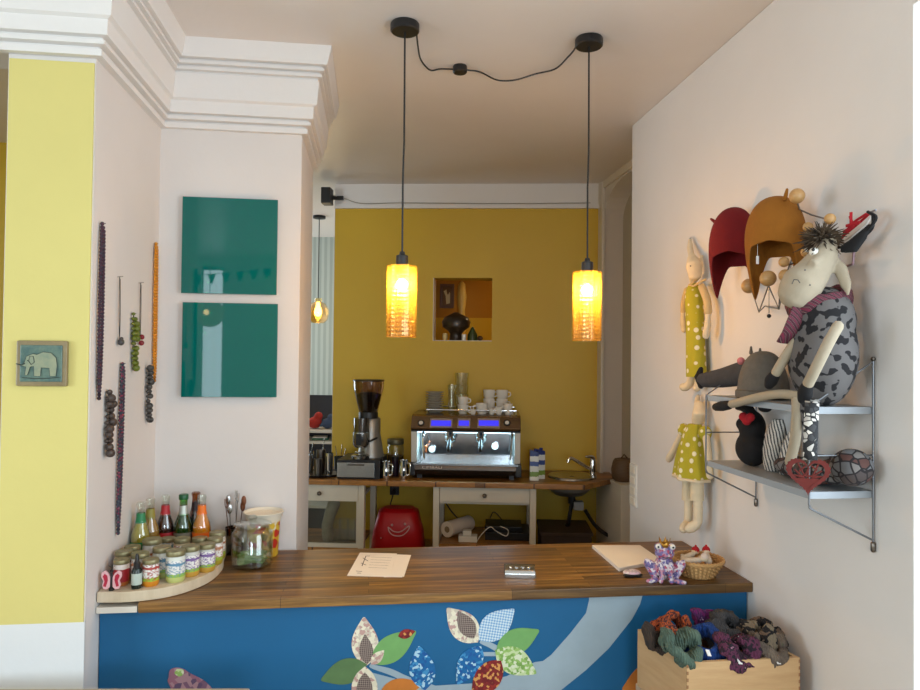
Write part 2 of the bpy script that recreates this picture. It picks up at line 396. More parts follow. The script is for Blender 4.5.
window('window_3', -.35, YN, .8, 2.45, lambda a, d, z: (XW+.24+d, a, z))
struct(MB().box(XW-.03, XW+.21, -.35, YN, .8, .83), 'trim_5', TRIMW, bev=.004)

# ------------------------------------------------------------------ pendant lamps
M0 = None
SHADE = N('amber_cut_glass'); n = SHADE; n.t.nodes.remove(n.b)
v = n.coord(); vo = n.n('TexVoronoi'); vo.inputs['Scale'].default_value = 72; vo.inputs['Randomness'].default_value = .1; n.l(v, vo.inputs['Vector'])
tr = n.n('BsdfTransparent'); n.l(n.ramp(vo.outputs['Distance'], [(.2, (1, .97, .84, 1)), (.5, (.78, .62, .38, 1))]), tr.inputs[0])
tl = n.n('BsdfTranslucent'); tl.inputs[0].default_value = (.9, .56, .08, 1)
gl = n.n('BsdfGlossy'); gl.inputs['Roughness'].default_value = .12; gl.inputs[0].default_value = (1, .8, .5, 1)
bp = n.n('Bump'); bp.inputs['Strength'].default_value = .9; bp.inputs['Distance'].default_value = .004; n.l(vo.outputs['Distance'], bp.inputs['Height'])
n.l(bp.outputs[0], gl.inputs['Normal']); n.l(bp.outputs[0], tl.inputs['Normal'])
m1 = n.n('MixShader'); n.l(n.ramp(vo.outputs['Distance'], [(.15, (.012, .012, .012, 1)), (.5, (.15, .15, .15, 1))]), m1.inputs[0]); n.l(tr.outputs[0], m1.inputs[1]); n.l(tl.outputs[0], m1.inputs[2])
m2 = n.n('MixShader'); m2.inputs[0].default_value = .12; n.l(m1.outputs[0], m2.inputs[1]); n.l(gl.outputs[0], m2.inputs[2]); n.l(m2.outputs[0], n.out.inputs[0]); SHADE = n.m
BULB = emit('bulb_glow', (1, .69, .32, 1), 830)
def pendant(cx, cy, bx, stop, sbot, name_label, group):
    top = az(cx, cy-3.5, ZC)                      # canopy centre on the ceiling
    D = (top-CP).dot(CF)
    pt = V((top.x, top.y, 0)); zt_ = ad(bx, stop, D).z; zb = ad(bx, sbot, D).z
    r = thing('pendant_lamp', name_label, 'lamp', (pt.x, pt.y, ZC), group)
    at = lambda z: (pt.x, pt.y, z)
    MB().lathe([(0, 0), (.046, 0), (.049, -.004), (.049, -.026), (.045, -.03), (0, -.03)], at(ZC), 32).build('canopy', BLACK, r)
    MB().tube([at(ZC-.028), (pt.x+.002, pt.y, ZC-.4), (pt.x-.001, pt.y, zt_+.3), at(zt_+.045)], .0032, 8).build('cord', BLACK, r)
    MB().lathe([(0, .05), (.008, .05), (.01, .04), (.02, .036), (.021, .0), (.0215, -.03), (0, -.03)], at(zt_), 20).build('socket', BLACK, r)
    R = .0495; H = zt_-zb; pf = []
    k = 19
    for i in range(k*2+1): pf.append((R+(.0022 if i % 2 else -.0004), -H*i/(k*2)))
    MB().lathe([(.0215, .001), (R-.004, .001)]+pf+[(R-.004, -H)]+[(R-.004, -H*.02)], at(zt_), 40).build('shade', SHADE, r, ang=60)
    MB().lathe([(0, -.03), (.012, -.03), (.013, -.042), (0, -.042)], at(zt_), 20).build('bulb_base', STEEL, r); MB().ball(at(zt_-.062), .018, 20, 14).build('bulb', BULB, r)
    return at(ZC)
PEND = 13
cA = V(pendant(405, 27, 403, 267, 337.5, 'left pendant lamp with amber cut-glass cylinder shade on black cord', 'pendant lamps over the bar'))
cB = V(pendant(589, 42, 587, 273, 341, 'right pendant lamp with amber cut-glass cylinder shade on black cord', 'pendant lamps over the bar'))
jb = az(460, 66, ZC); r = thing('junction_box', 'small round black ceiling junction box linking the two lamp cords', 'junction box', jb)
MB().lathe([(0, 0), (.026, 0), (.028, -.004), (.028, -.024), (.024, -.028), (0, -.028)], jb, 24).build('housing', BLACK, r)
zz = ZC-.012
def swag(pxs, end0, end1):
    pts = [end0]+[az(x, y, zz-dz) for x, y, dz in pxs]+[end1]; return spline(pts, 6)
MB().tube(swag([(418, 47, .01), (421, 60, .0), (430, 70, 0), (440, 69, 0)], cA+V((.035, -.03, -.02)), jb+V((-.028, 0, -.014))), .0032).build('cord', BLACK, r)
MB().tube(swag([(480, 72, 0), (497, 80, .008), (515, 80, .012), (535, 74, .005), (555, 69, 0), (567, 58, 0), (574, 50, 0)], jb+V((.028, 0, -.014)), cB+V((-.045, -.012, -.02))), .0032).build('cord', BLACK, r)

# ------------------------------------------------------------------ teal glass boards, ceramic tile
TEAL = M('teal_back_painted_glass', S(0, 100, 94), .02, var=.03); TEAL.node_tree.nodes['Principled BSDF'].inputs['Specular IOR Level'].default_value = .45
for (yt, ybm, lab) in ((200, 293, 'upper square teal glass board on the white wall'), (304, 397, 'lower square teal glass board on the white wall')):
    p0, p1 = ay(181, ybm, YW-.02), ay(278, yt, YW-.02)
    r = thing('glass_board', lab, 'wall board', ((p0.x+p1.x)/2, YW, p0.z), 'teal glass boards')
    MB().box(p0.x, p1.x, YW-.022, YW-.016, p0.z, p1.z).build('glass_front', TEAL, r, bev=.0015)
    MB().box(p0.x+.03, p1.x-.03, YW-.016, YW, p0.z+.03, p1.z-.03).build('backing', BLACK, r)
TERR = M('terracotta_glaze', S(150, 132, 96), .35, var=.3, scale=30); GLZ = M('blue_green_glaze', S(110, 132, 116), .25, var=.45, scale=40, col2=S(66, 98, 98)); ELE = M('cream_glaze', S(156, 158, 128), .3, var=.25, scale=40, col2=S(124, 140, 120)); DGL = M('dark_glaze_line', S(52, 66, 60), .4)
p0, p1 = ay(18, 386, YP), ay(70, 341, YP); r = thing('ceramic_tile', 'square glazed ceramic tile with an elephant relief on the yellow pillar', 'wall tile', ((p0.x+p1.x)/2, YP, p0.z))
cx, cz = (p0.x+p1.x)/2, (p0.z+p1.z)/2; hw, hh = (p1.x-p0.x)/2, (p1.z-p0.z)/2
MB().box(p0.x, p1.x, YP-.016, YP-.002, p0.z, p1.z).build('tile_body', TERR, r, bev=.006)
MB().box(cx-hw*.82, cx+hw*.82, YP-.0185, YP-.014, cz-hh*.8, cz+hh*.8).build('glazed_field', GLZ, r, bev=.003)
ep = [(-.75, -.1), (-.62, .05), (-.55, .3), (-.3, .42), (-.15, .38), (.1, .5), (.4, .46), (.6, .25), (.64, -.1), (.6, -.55), (.38, -.55), (.34, -.2), (.02, -.18), (.0, -.55), (-.24, -.55), (-.26, -.12), (-.4, -.15), (-.5, -.5), (-.6, -.52), (-.56, -.15)]
e2 = [V((cx+a*hw, 0, cz+c*hh)) for a, c in ep]
MB().prism([(q.x, q.z) for q in e2], lambda a, z, h: (a, h, z), YP-.0215, YP-.018).build('elephant_relief', ELE, r, bev=.001)
b = MB(); b.tube([(cx+a*hw, YP-.0215, cz+c*hh) for a, c in ((-.42, .3), (-.28, .3), (-.24, .05), (-.36, -.05), (-.46, .1))], .0012, 6, closed=True); b.tube([(cx-.95*hw, YP-.02, cz-.02*hh), (cx-.75*hw, YP-.0215, cz-.08*hh), (cx-.6*hw, YP-.0215, cz)], .0016, 6)
b.ball((cx-.5*hw, YP-.0215, cz+.12*hh), .0014, 8, 6); b.tube([(q.x, YP-.0205, q.z) for q in e2], .0011, 6, closed=True); b.tube([(cx+a*hw, YP-.0195, cz+c*hh) for a, c in ((-.7, -.62), (-.2, -.66), (.3, -.64), (.72, -.6))], .0012, 6); b.build('drawn_lines', DGL, r)

# ------------------------------------------------------------------ necklaces on the left wall (plane x = XL)
def necklace(px, y0, y1, col, lab, bead=.005, spread=.010, core=None, size_var=0, pend=None, px2=None, spacing=None):
    px2 = px if px2 is None else px2
    t, bt = ax(px, y0, XL+.006), ax(px2, y1, XL+.006)
    r = thing('necklace', lab, 'necklace', (XL, t.y, t.z), 'necklaces hanging on the side wall')
    MB().tube([(XL, t.y, t.z), (XL+.016, t.y, t.z+.002)], .0016, 6).build('pin', STEEL, r)
    L = t.z-bt.z; dy = bt.y-t.y
    loop = []
    K = 60
    for i in range(K):
        q = i/K; 
        if q < .5: f = q*2; sgn = -1
        else: f = 2-q*2; sgn = 1
        w = spread*math.sin(PI*min(1, f*1.0+.06))**.4
        loop.append(V((XL+.007+bead*.4*(0 if sgn > 0 else .6), t.y+dy*f+sgn*w, t.z-L*f)))
    MB().tube(loop, .0011, 6, closed=True).build('string', core or BLACK, r)
    b = MB()
    if pend:
        for (f, c, s_) in pend: 
            b.ball((XL+.012, t.y+dy*f+c, t.z-L*f), s_, 10, 8)
    else:
        tot = 2*L; sp = spacing or bead*1.75; n_ = int(tot/sp)
        for i in range(n_):
            f = i/n_*K; p = loop[int(f)].lerp(loop[(int(f)+1) % K], f-int(f)); s_ = bead*(1+size_var*(random.random()-.5)*2)
            b.ball((XL+max(.003+s_, p.x-XL), p.y, p.z), (s_, s_, s_*(1-.2*size_var)), 8, 6)
    b.build('beads' if not pend else 'pendant', col, r)
PURP = knit('plum_slate_beads', [S(68, 68, 80), S(84, 48, 60), S(54, 56, 66), S(96, 94, 104)], 140)
necklace(102, 224, 400, PURP, 'long plum and slate bead necklace nearest the yellow pillar', .0058, .011, px2=98)
necklace(119.5, 277, 342, M('grey_stone', S(70, 66, 66), .3), 'thin dark cord necklace with grey stone pendant above the green one', .003, .006, pend=[(1, 0, (.010, .012, .011)), (.95, .004, .006)], px2=119)
necklace(133, 314, 368, M('olive_beads', S(112, 122, 34), .3, var=.5, scale=70), 'short olive green chunky bead necklace', .009, .009, size_var=.45)
necklace(140.5, 283, 343, M('red_beads', S(130, 16, 34), .25), 'black cord necklace with two dark red bead drops', .003, .006, pend=[(1, 0, .009), (.9, .003, .009)], px2=139.5)
necklace(155.5, 244, 382, M('amber_beads', S(216, 138, 16), .3, var=.25, scale=60), 'long amber orange bead necklace nearest the corner', .0062, .010, px2=153.5)
necklace(108, 392, 456, M('bronze_beads', S(52, 40, 36), .25, var=.6, scale=90, col2=S(84, 72, 66)), 'short chunky bronze and black bead necklace low by the pillar', .010, .009, size_var=.5, px2=106)
necklace(122, 364, 533, knit('slate_pink_beads', [S(84, 88, 96), S(58, 62, 74), S(150, 60, 84), S(112, 118, 126)], 150), 'long slate and pink bead necklace ending above the bottles', .0062, .011, px2=117)
necklace(147.5, 368, 422, M('black_beads', S(38, 34, 33), .2, var=.6, scale=90, col2=S(90, 86, 82)), 'short black and silver bead necklace under the amber one', .009, .008, size_var=.5, px2=147)

# ------------------------------------------------------------------ bar counter with mural
CT = .90
r = thing('bar_counter', 'bar counter front panel painted blue with a collaged leaf and branch mural', 'counter', (.2, YPAN, 0))
pan = MB().box(XL+.002, XW-.004, YPAN, YPAN+.02, .02, CT-.031).build('front_panel', BLUE, r, bev=.002)
MB().box(XL+.03, XW-.03, YPAN+.02, YW-.05, .02, .06).build('plinth', DARK, r)
for x in (XL+.04, .2, XW-.06): MB().box(x, x+.02, YPAN+.02, YW-.04, .06, CT-.031).build('upright', BIRCH, r)
tag(MB().box(XL+.002, XL+.115, YPAN-.028, YPAN+.03, CT-.030, CT-.012).build('ledge_strip', TRIMW, None, bev=.002), 'short white ledge strip under the left corner of the quarter-round board', 'ledge')
w = tag(MB().box(XL+.118, XW-.001, YPAN-.032, YW-.018, CT-.031, CT).build('worktop', WORK, None, bev=.004), 'dark stripy wooden worktop lying along the blue bar counter', 'worktop')
MI = 0
def mural(name, pxs, mat, lay=1, label=None, sm=True):
    pts = [ay(x, y, YPAN) for x, y in pxs]
    if sm: pts = spline(pts+[pts[0]], 5)[:-1]
    global MI; MI += 1
    for p in pts: p.z = min(p.z, CT-.0335)
    h = .0008*lay+.00006*MI
    return MB().prism([(p.x, p.z) for p in pts], lambda a, z, q: (a, q, z), YPAN-h, YPAN+.002).build(name, mat, pan, flat=True, label=label)
def leaf(base, tip, wd, skew=.45):
    B, T = V(base), V(tip); d = T-B; n_ = V((-d.y, d.x)).normalized(); out = []
    for sgn, ks in ((1, range(0, 9)), (-1, range(8, -1, -1))):
        for k in ks:
            t = k/8
            wv = math.sin(PI*t**.85)**.9 if 0 < t < 1 else 0
            if sgn == -1 and k in (0, 8): continue
            q = B+d*t+n_*sgn*wd*wv; out.append((q.x, q.y))
    return out
mural('branch', [(589, 592), (589, 600), (586, 613), (570, 633.5), (551, 655), (543, 661), (535, 662), (520, 668), (507, 676), (479, 683), (428, 686), (400, 680), (370, 672), (371, 685), (392, 700), (400, 720), (540, 740), (552, 705), (561, 690), (586, 670), (609, 648), (632, 619), (640, 604), (643, 592)], BRANCH, 1, 'grey-blue painted branch', sm=False)
mural('twig', [(370, 664), (380, 666), (392, 669), (405, 675), (420, 681), (436, 686), (430, 690), (410, 684), (390, 675), (371, 668)], BRANCH, 1, 'pale twig')
mural('twig', [(481, 640), (490, 642), (501, 648), (498, 652), (488, 647), (480, 643)], BRANCH, 1)
mural('twig', [(482, 652), (498, 652), (498, 656), (482, 656)], BRANCH, 1, sm=False)
LB = N('brown_check_paper'); _c = LB.n('TexChecker'); _c.inputs['Scale'].default_value = 230; _c.inputs['Color1'].default_value = S(88, 68, 66); _c.inputs['Color2'].default_value = S(150, 134, 122); LB.l(LB.coord(rot=(0, .7, 0)), _c.inputs['Vector']); LB.base(_c.outputs[0]); LB = LB.m; LGREEN = M('green_leaf_paper', S(116, 168, 96), .7, var=.12, scale=30)
OLIVE = M('olive_leaf_paper', S(92, 124, 76), .7, var=.15, scale=30)
GING = N('gingham_paper'); _c = GING.n('TexChecker'); _c.inputs['Scale'].default_value = 170; _c.inputs['Color1'].default_value = S(120, 165, 205); _c.inputs['Color2'].default_value = S(208, 222, 228); GING.l(GING.coord(rot=(0, .6, 0)), _c.inputs['Vector']); GING.base(_c.outputs[0]); GING = GING.m
PATCH = cells('green_patch_paper', [S(150, 186, 100), S(196, 212, 158), S(124, 164, 78), S(216, 222, 190)], 115, .7)
REDP = cells('red_patch_paper', [S(130, 24, 26), S(150, 40, 30), S(214, 150, 80), S(110, 16, 22), S(124, 30, 26)], 120, .7)
BFLO = cells('blue_floral_paper', [S(0, 100, 160), S(10, 84, 150), S(170, 205, 222), S(0, 96, 156), S(60, 140, 190)], 120, .6)
CREAMP = cells('cream_print_paper', [S(224, 214, 188), S(206, 190, 170), S(232, 222, 196), S(190, 150, 140)], 105, .7)
ORP = M('orange_leaf_paper', S(206, 122, 44), .7, var=.15, scale=20); BIRDP = cells('dusky_pink_print_paper', [S(120, 86, 112), S(150, 100, 120), S(96, 74, 104), S(168, 130, 140)], 60, .7)
mural('leaf', leaf((366, 666), (364, 617), 13.5), CREAMP, 2, 'cream and brown print leaf'); mural('leaf', leaf((367, 664), (365, 634), 7), LB, 3)
mural('leaf', leaf((371, 663), (416, 631), 13), LGREEN, 2, 'green leaf with red tip'); mural('leaf', leaf((398, 636), (415, 631), 4.5), REDP, 3); mural('leaf', leaf((371, 664), (384, 650), 5), CREAMP, 3)
mural('leaf', leaf((367, 664), (321, 680), 12.5), OLIVE, 2, 'olive green leaf')
mural('leaf', leaf((365, 666), (364, 716), 13), CREAMP, 2); mural('leaf', leaf((365, 672), (364, 712), 8), LB, 3)
mural('leaf', leaf((380, 692), (422, 684), 10), ORP, 2, 'orange leaf')
mural('leaf', leaf((425, 690), (419, 646), 13), BFLO, 2, 'blue flower print leaf')
mural('leaf', leaf((478, 642), (447, 608), 14), CREAMP, 2, 'cream print leaf with brown check'); mural('leaf', leaf((474, 638), (458, 611), 8.5), LB, 3)
mural('leaf', leaf((479, 640), (514, 609), 13.5), GING, 2, 'blue and white checked leaf')
mural('leaf', leaf((496, 651), (539, 630), 12.5), LGREEN, 2, 'plain green leaf'); mural('leaf', leaf((495, 650), (536, 673), 13.5), PATCH, 3, 'pale green patchwork leaf')
mural('leaf', leaf((481, 646), (457, 684), 12), BFLO, 2); mural('leaf', leaf((501, 660), (472, 698), 13), REDP, 3, 'dark red patchwork leaf')
mural('leaf', leaf((672, 668), (622, 690), 15), ORP, 2, 'orange leaf'); 
mural('bird', [(169, 677), (170, 670), (176, 667.5), (184, 669), (190, 673), (205, 681), (214, 692), (214, 705), (176, 705), (172, 690), (168, 681)], BIRDP, 2, 'dusky pink print paper bird'); mural('bird', [(177, 668.5), (183, 669), (184, 673), (180, 676), (175, 673)], PATCH, 3)

# quarter-round board with jars and bottles
p0 = az(99, 594, CT+.03); BT = CT+.032
bp = [az(x, y, BT) for x, y in ((100, 592), (120, 592), (142, 590.5), (165, 587.5), (187, 582), (205, 575), (216, 568), (223, 560), (224, 554))]
bp = spline(bp, 4); poly = [(p.x, p.y) for p in bp]; poly[0] = (XL+.003, poly[0][1])
xe = poly[-1][0]; poly += [(xe-.02, YW-.004), (XL+.003, YW-.004)]
brd = tag(MB().prism(poly, lambda x, y, z: (x, y, z), CT+.001, BT).build('display_board', BIRCH, None, bev=.003), 'pale quarter-round wooden board on the left end of the worktop', 'board')

LID = M('gold_jar_lid', S(150, 142, 104), .4, .5, .15, 40)
def jarlab(name, top, bot, ac): return bands(name, [(0, bot), (.16, bot), (.2, S(150, 190, 60)), (.32, S(232, 230, 224)), (.62, ac), (.7, S(232, 230, 224)), (.8, top)], .082, fleck=ac)
LABS = [jarlab('jar_label_a', S(214, 190, 150), S(206, 130, 30), S(170, 60, 50)), jarlab('jar_label_b', S(220, 224, 214), S(190, 196, 120), S(90, 140, 170)), jarlab('jar_label_c', S(200, 200, 190), S(196, 150, 60), S(120, 90, 150)), jarlab('jar_label_d', S(216, 210, 200), S(170, 150, 50), S(180, 120, 80))]
LR = bands('jar_label_red', [(0, S(190, 110, 50)), (.15, S(176, 40, 50)), (.6, S(232, 220, 210)), (.8, S(170, 40, 46))], .082)
JH = .088
def jar(lab, mat, loc, s=1.0):
    r = thing('food_jar', lab, 'jar', loc, 'baby food jars on the board'); o = loc
    c = V(loc)
    MB().lathe([(0, 0), (.0225*s, 0), (.0256*s, .004), (.0266*s, .012), (.0266*s, .058*s), (.0255*s, .066*s), (.0235*s, .072*s), (.0235*s, .0745*s), (0, .0745*s)], c, 24).build('jar_body', mat, r)
    MB().lathe([(.0245*s, .0735*s), (.0258*s, .0725*s), (.0262*s, .0735*s), (.0262*s, .0835*s), (.025*s, .0865*s), (.022*s, .0875*s), (.02*s, .0868*s), (0, .0868*s)], c, 28).build('lid', LID, r)
    return r
jars = [  # px of lid centre, label, material
 (123, 558, 'red and white jar behind the butterfly ornament', LR, .88), (151, 558, 'orange jar with red lettered label, front row right of the dropper bottle', LABS[0], .9), (177, 549, 'tall pale jar with green label, foremost of the front row', LABS[1], 1.07),
 (162, 546, 'jar with pale blue label behind and left of the foremost pale jar', LABS[1], 1.05), (190.5, 545, 'jar with violet label right behind the foremost pale jar', LABS[2], 1.06), (206, 543, 'jar with blue flower label near the right edge of the board', LABS[2], 1),
 (213, 537, 'jar second from the board end towards the cutlery', LABS[3], .98), (217.5, 531, 'jar with green lid at the board end beside the cutlery', LABS[3], 1.03), (139, 552, 'jar standing behind the black dropper bottle', LABS[3], 1),
 (124, 550, 'jar against the side wall behind the red and white jar', LABS[0], .98), (133, 545, 'rearmost jar along the side wall', LABS[2], .95), (152, 538, 'larger jar in front of the brown bottles', LABS[3], 1.12),
 (184, 537, 'jar in the rear row in front of the green bottle', LABS[0], 1), (200, 537, 'jar in the rear row in front of the orange bottle', LABS[0], .96), (168, 537, 'jar in the rear row in front of the red bottle', LABS[1], .9)]
placed = []
for px, py, lab, mt, s in jars:
    p = az(px, py+.5, BT+.0868*s); placed.append([p.x, p.y, s, lab, mt])
placed_b = []
for px, py in ((137.6, 504), (149, 501), (167.5, 497), (182.5, 497), (195.5, 494), (202, 497)):
    p = az(px, py, BT+.192); placed_b.append([p.x, p.y])
allp = [[q[0], q[1], .0272*q[2]] for q in placed]+[[q[0], q[1], .0305] for q in placed_b]
nj = len(placed)
for it in range(200):                                   # nudge apart anything that would touch
    for i in range(len(allp)):
        for j in range(i):
            A, B = allp[i], allp[j]; dx, dy = A[0]-B[0], A[1]-B[1]; d = math.hypot(dx, dy); m_ = A[2]+B[2]+.0012
            if d < m_: k = (m_-d)/2/max(d, 1e-5); A[0] += dx*k; A[1] += dy*k; B[0] -= dx*k; B[1] -= dy*k
    for A in allp: A[0] = max(A[0], XL+A[2]+.002); A[1] = min(A[1], YW-A[2]-.004)
for i, q in enumerate(placed): jar(q[3], q[4], (allp[i][0], allp[i][1], BT), q[2])
def bottle(lab, loc, liq, labm, neckm, capm=None, tint=None, h=.192):
    c = V((0, 0, 0)); r = thing('drink_bottle', lab, 'bottle', loc, 'lemonade bottles behind the jars')
    pf = [(0, 0), (.022, 0), (.0265, .004), (.027, .012), (.027, .085), (.0245, .1), (.017, .122), (.0125, .14), (.0115, .165), (.0115, .178), (.0132, .181), (.0132, .189), (.0105, h), (0, h)]
    MB().lathe(pf, c, 24).build('glass_body', tint, r)
    MB().lathe([(0, .003), (.0215, .003), (.0254, .008), (.0254, .084), (.023, .099), (.0156, .121), (.0112, .139), (.0105, .150), (0, .150)], c, 20).build('drink', liq, r)
    MB().lathe([(.0274, .022), (.0276, .023), (.0276, .07), (.0274, .071)], c, 24).build('label', labm, r)
    MB().lathe([(.0155, .1275), (.0128, .141), (.0120, .158), (.0118, .1585)], c, 20).build('neck_label', neckm, r)
    if capm: MB().lathe([(.0138, .178), (.0142, .179), (.0142, h), (.012, h+.003), (0, h+.003)], c, 20).build('cap', capm, r)
    for ch in r.children: ch.data.transform(Matrix.Translation(V(loc)))
    for ch in r.children: ch.data.transform(Matrix.Diagonal((1.13, 1.13, 1.04, 1)))
GT = glass('green_bottle_glass', (.35, .7, .3, 1), base=.12); CT_ = glass('pale_bottle_glass', (.93, .95, .9, 1), base=.12); BT_ = glass('brown_bottle_glass', (.5, .25, .1, 1), base=.12)
spec = [('pale yellow-green lemonade bottle with a green label, leftmost', M('lime_drink', S(176, 160, 50), .2), M('green_label', S(30, 130, 70), .5), M('green_neck', S(40, 130, 80), .5), None, CT_),
 ('amber lemonade bottle second from the side wall', M('amber_drink', S(178, 130, 40), .2), M('olive_label', S(170, 150, 70), .5), M('olive_neck', S(150, 140, 60), .5), None, CT_),
 ('dark bottle with red drink label and black-white cap', M('cola_drink', S(60, 16, 14), .2), M('red_label', S(180, 26, 34), .5), M('red_neck', S(190, 40, 46), .5), None, CT_),
 ('dark green bottle with grey round label and green cap', M('green_drink', S(24, 70, 34), .2), M('grey_label', S(120, 116, 100), .5), M('silver_neck', S(190, 195, 185), .4, .5), M('green_cap', S(20, 90, 50), .35), GT),
 ('dark brown bottle behind the orange one', M('dark_drink', S(40, 16, 14), .2), M('dark_label', S(60, 30, 30), .5), M('dark_neck', S(44, 18, 18), .5), None, BT_),
 ('bright orange lemonade bottle, rightmost of the bottles', M('orange_drink', S(236, 140, 8), .2), M('orange_label', S(240, 110, 20), .5), M('orange_neck', S(244, 120, 20), .5), None, CT_)]
for i, (lb, a, l_, nk, cp, gl_) in enumerate(spec):
    A = allp[nj+i]; bottle(lb, (A[0], A[1], BT), a, l_, nk, cp, gl_)
# butterfly ornament
PINK = M('pink_wood_paint', S(236, 186, 190), .6); REDW = M('crimson_paint', S(186, 30, 62), .6)
q = az(111.5, 590.5, BT); r = thing('butterfly_ornament', 'pink butterfly ornament with crimson hearts at the front corner of the board', 'ornament', q)
for sg in (-1, 1):
    wing = [(.004, .012), (.012, .004), (.024, .006), (.028, .016), (.024, .028), (.031, .04), (.03, .052), (.02, .058), (.01, .05), (.004, .04)]
    f = lambda x, z, h, sg=sg: q+V((sg*x*.9, h, z))
    MB().prism(wing, f, -.004, .004).build('wing', PINK, r, bev=.001)
    ht = [(.010, .031), (.016, .012), (.024, .014), (.02, .029), (.026, .043), (.020, .05), (.012, .044)]
    MB().prism(ht, f, -.0052, -.003).build('heart', REDW, r, bev=.0005)
MB().tube([q+V((0, 0, .006)), q+V((0, 0, .05))], [.004, .003], 10, round_caps=True).ball(q+V((0, 0, .056)), .005, 10, 8).box(q.x-.006, q.x+.006, q.y-.006, q.y+.006, BT, BT+.008).build('body', BLACK, r)
b = MB()
for sg in (-1, 1): b.tube([q+V((0, 0, .058)), q+V((sg*.004, 0, .068)), q+V((sg*.009, 0, .072))], .0008, 5)
b.build('antennae', BLACK, r)
# dropper bottle
q = az(136.5, 588, BT); r = thing('dropper_bottle', 'small black pump bottle with pale label at the front of the board', 'bottle', q)
MB().lathe([(0, 0), (.0135, 0), (.0145, .002), (.0145, .052), (.012, .058), (.008, .06), (0, .06)], q, 20).build('bottle_body', M('dark_green_glass', S(26, 40, 36), .15), r)
MB().lathe([(.0147, .012), (.0149, .013), (.0149, .044), (.0147, .045)], q, 20).build('label', M('pale_green_label', S(186, 200, 190), .6), r)
MB().lathe([(.0095, .059), (.0095, .075), (.0065, .078), (.005, .094), (.0035, .1), (0, .1)], q, 16).build('pump_cap', BLACK, r)

# cutlery holder with cutlery
q = az(234, 553, CT+.001); q.z = CT
r = thing('cutlery_holder', 'dark slim cutlery beaker between the jars and the glass jar', 'holder', q)
MB().lathe([(0, 0), (.028, 0), (.031, .004), (.033, .095), (.031, .095), (.029, .006), (0, .006)], q, 24).build('beaker', glass('smoky_glass', (.30, .26, .24, 1), base=.12), r)
for i in range(7):
    a = 2*PI*i/7+.4; bx, by = .012*math.cos(a), .012*math.sin(a); tx, ty = .030*math.cos(a+.3), .026*math.sin(a+.3); hz = .15+.012*((i*3) % 4)
    P0 = q+V((bx, by, .008)); P1 = q+V((tx, ty, hz)); fork = i % 2
    b = MB(); b.tube([P0, P0.lerp(P1, .7), P1], [.002, .0025, .003], 6, squash=(1.4, .5))
    if fork:
        for k in (-1, 0, 1): b.tube([P1, P1+V((k*.004, 0, .012)), P1+V((k*.004+tx*.1, 0, .036))], .0012, 5)
    else: b.ball(P1+V((tx*.1, 0, .016)), (.009, .003, .019), 12, 8)
    pos = ['at the left', 'at the back left', 'at the back', 'at the back right', 'at the right', 'at the front right', 'at the front left'][i]
    o = b.build('fork' if fork else 'spoon', STEEL if i % 3 else M('rusty_handle', S(120, 70, 40), .4, .4), None); tag(o, ('steel fork standing ' if fork else 'steel spoon standing ')+pos+' of the dark cutlery beaker', 'cutlery', 'cutlery in the beaker')
# big glass jar with lid
q = az(252, 565, CT); q.z = CT; JR = .068
r = thing('glass_jar', 'big lidded glass storage jar holding green sweets on the worktop', 'jar', q)
MB().lathe([(0, 0), (JR-.006, 0), (JR, .006), (JR, .112), (JR-.008, .124), (JR-.012, .128), (JR-.012, .134), (JR-.015, .134), (JR-.016, .126), (JR-.0045, .11), (JR-.0045, .009), (0, .008)], q, 40).build('jar_body', CLEAR, r)
MB().lathe([(JR-.008, .135), (JR-.004, .139), (JR-.006, .144), (.03, .152), (.012, .154), (.016, .163), (.011, .17), (0, .171)], q, 36).build('lid', glass('lid_glass', (.9, .93, .9, 1), base=.16), r)
sw = M('green_liquorice', S(110, 150, 90), .35, var=.3, scale=40); b = MB(); random.seed(3)
for i in range(70):
    a = random.random()*.9-.45; L = .034+.014*random.random(); cx_, cy_ = (random.random()-.5)*.02, (random.random()-.5)*.085; z = .013+.026*(i/70); L = min(L, math.sqrt(max(.0001, .058**2-cy_**2))*.9)
    dx, dy = math.cos(a)*L, math.sin(a)*L
    b.tube([q+V((cx_*.4-dx, cy_-dy, z)), q+V((cx_*.4, cy_, z+.005)), q+V((cx_*.4+dx, cy_+dy, z))], .004, 6)
o = b.build('liquorice_sticks', sw, None); o['kind'] = 'stuff'; tag(o, 'heap of green sweets at the bottom of the big glass jar', 'sweets')
# printed tub behind
q = az(264, 553, CT); q.z = CT; q.y = min(q.y, YW-.075)
TUBM = N('fruit_print'); v = TUBM.coord(); x = TUBM.n('TexVoronoi'); x.inputs['Scale'].default_value = 46; TUBM.l(v, x.inputs['Vector']); sp = TUBM.n('SeparateColor'); TUBM.l(x.outputs['Color'], sp.inputs[0])
cc = TUBM.ramp(sp.outputs[0], [(0, S(196, 50, 36)), (.2, S(226, 190, 60)), (.45, S(230, 222, 190)), (.65, S(120, 110, 40)), (.8, S(214, 170, 50))], 'CONSTANT')
c_ = TUBM.n('TexCoord'); s_ = TUBM.n('SeparateXYZ'); TUBM.l(c_.outputs['Object'], s_.inputs[0]); TUBM.base(TUBM.mix(TUBM.ramp(s_.outputs[2], [(.122, (0, 0, 0, 1)), (.126, (1, 1, 1, 1))]), cc, S(232, 224, 204))); TUBM.set(.5)
r = thing('printed_tub', 'white tub with red and yellow fruit print behind the glass jar', 'tub', q)
MB().lathe([(0, 0), (.05, 0), (.053, .004), (.058, .12), (.067, .15), (.071, .156), (.069, .158), (.064, .15), (.055, .12), (.05, .008), (0, .008)], q, 36).build('tub', TUBM.m, r)
MB().lathe([(0, .146), (.055, .146), (.0625, .149)], q, 36).build('lid', M('cream_paper', S(232, 222, 200), .8), r)

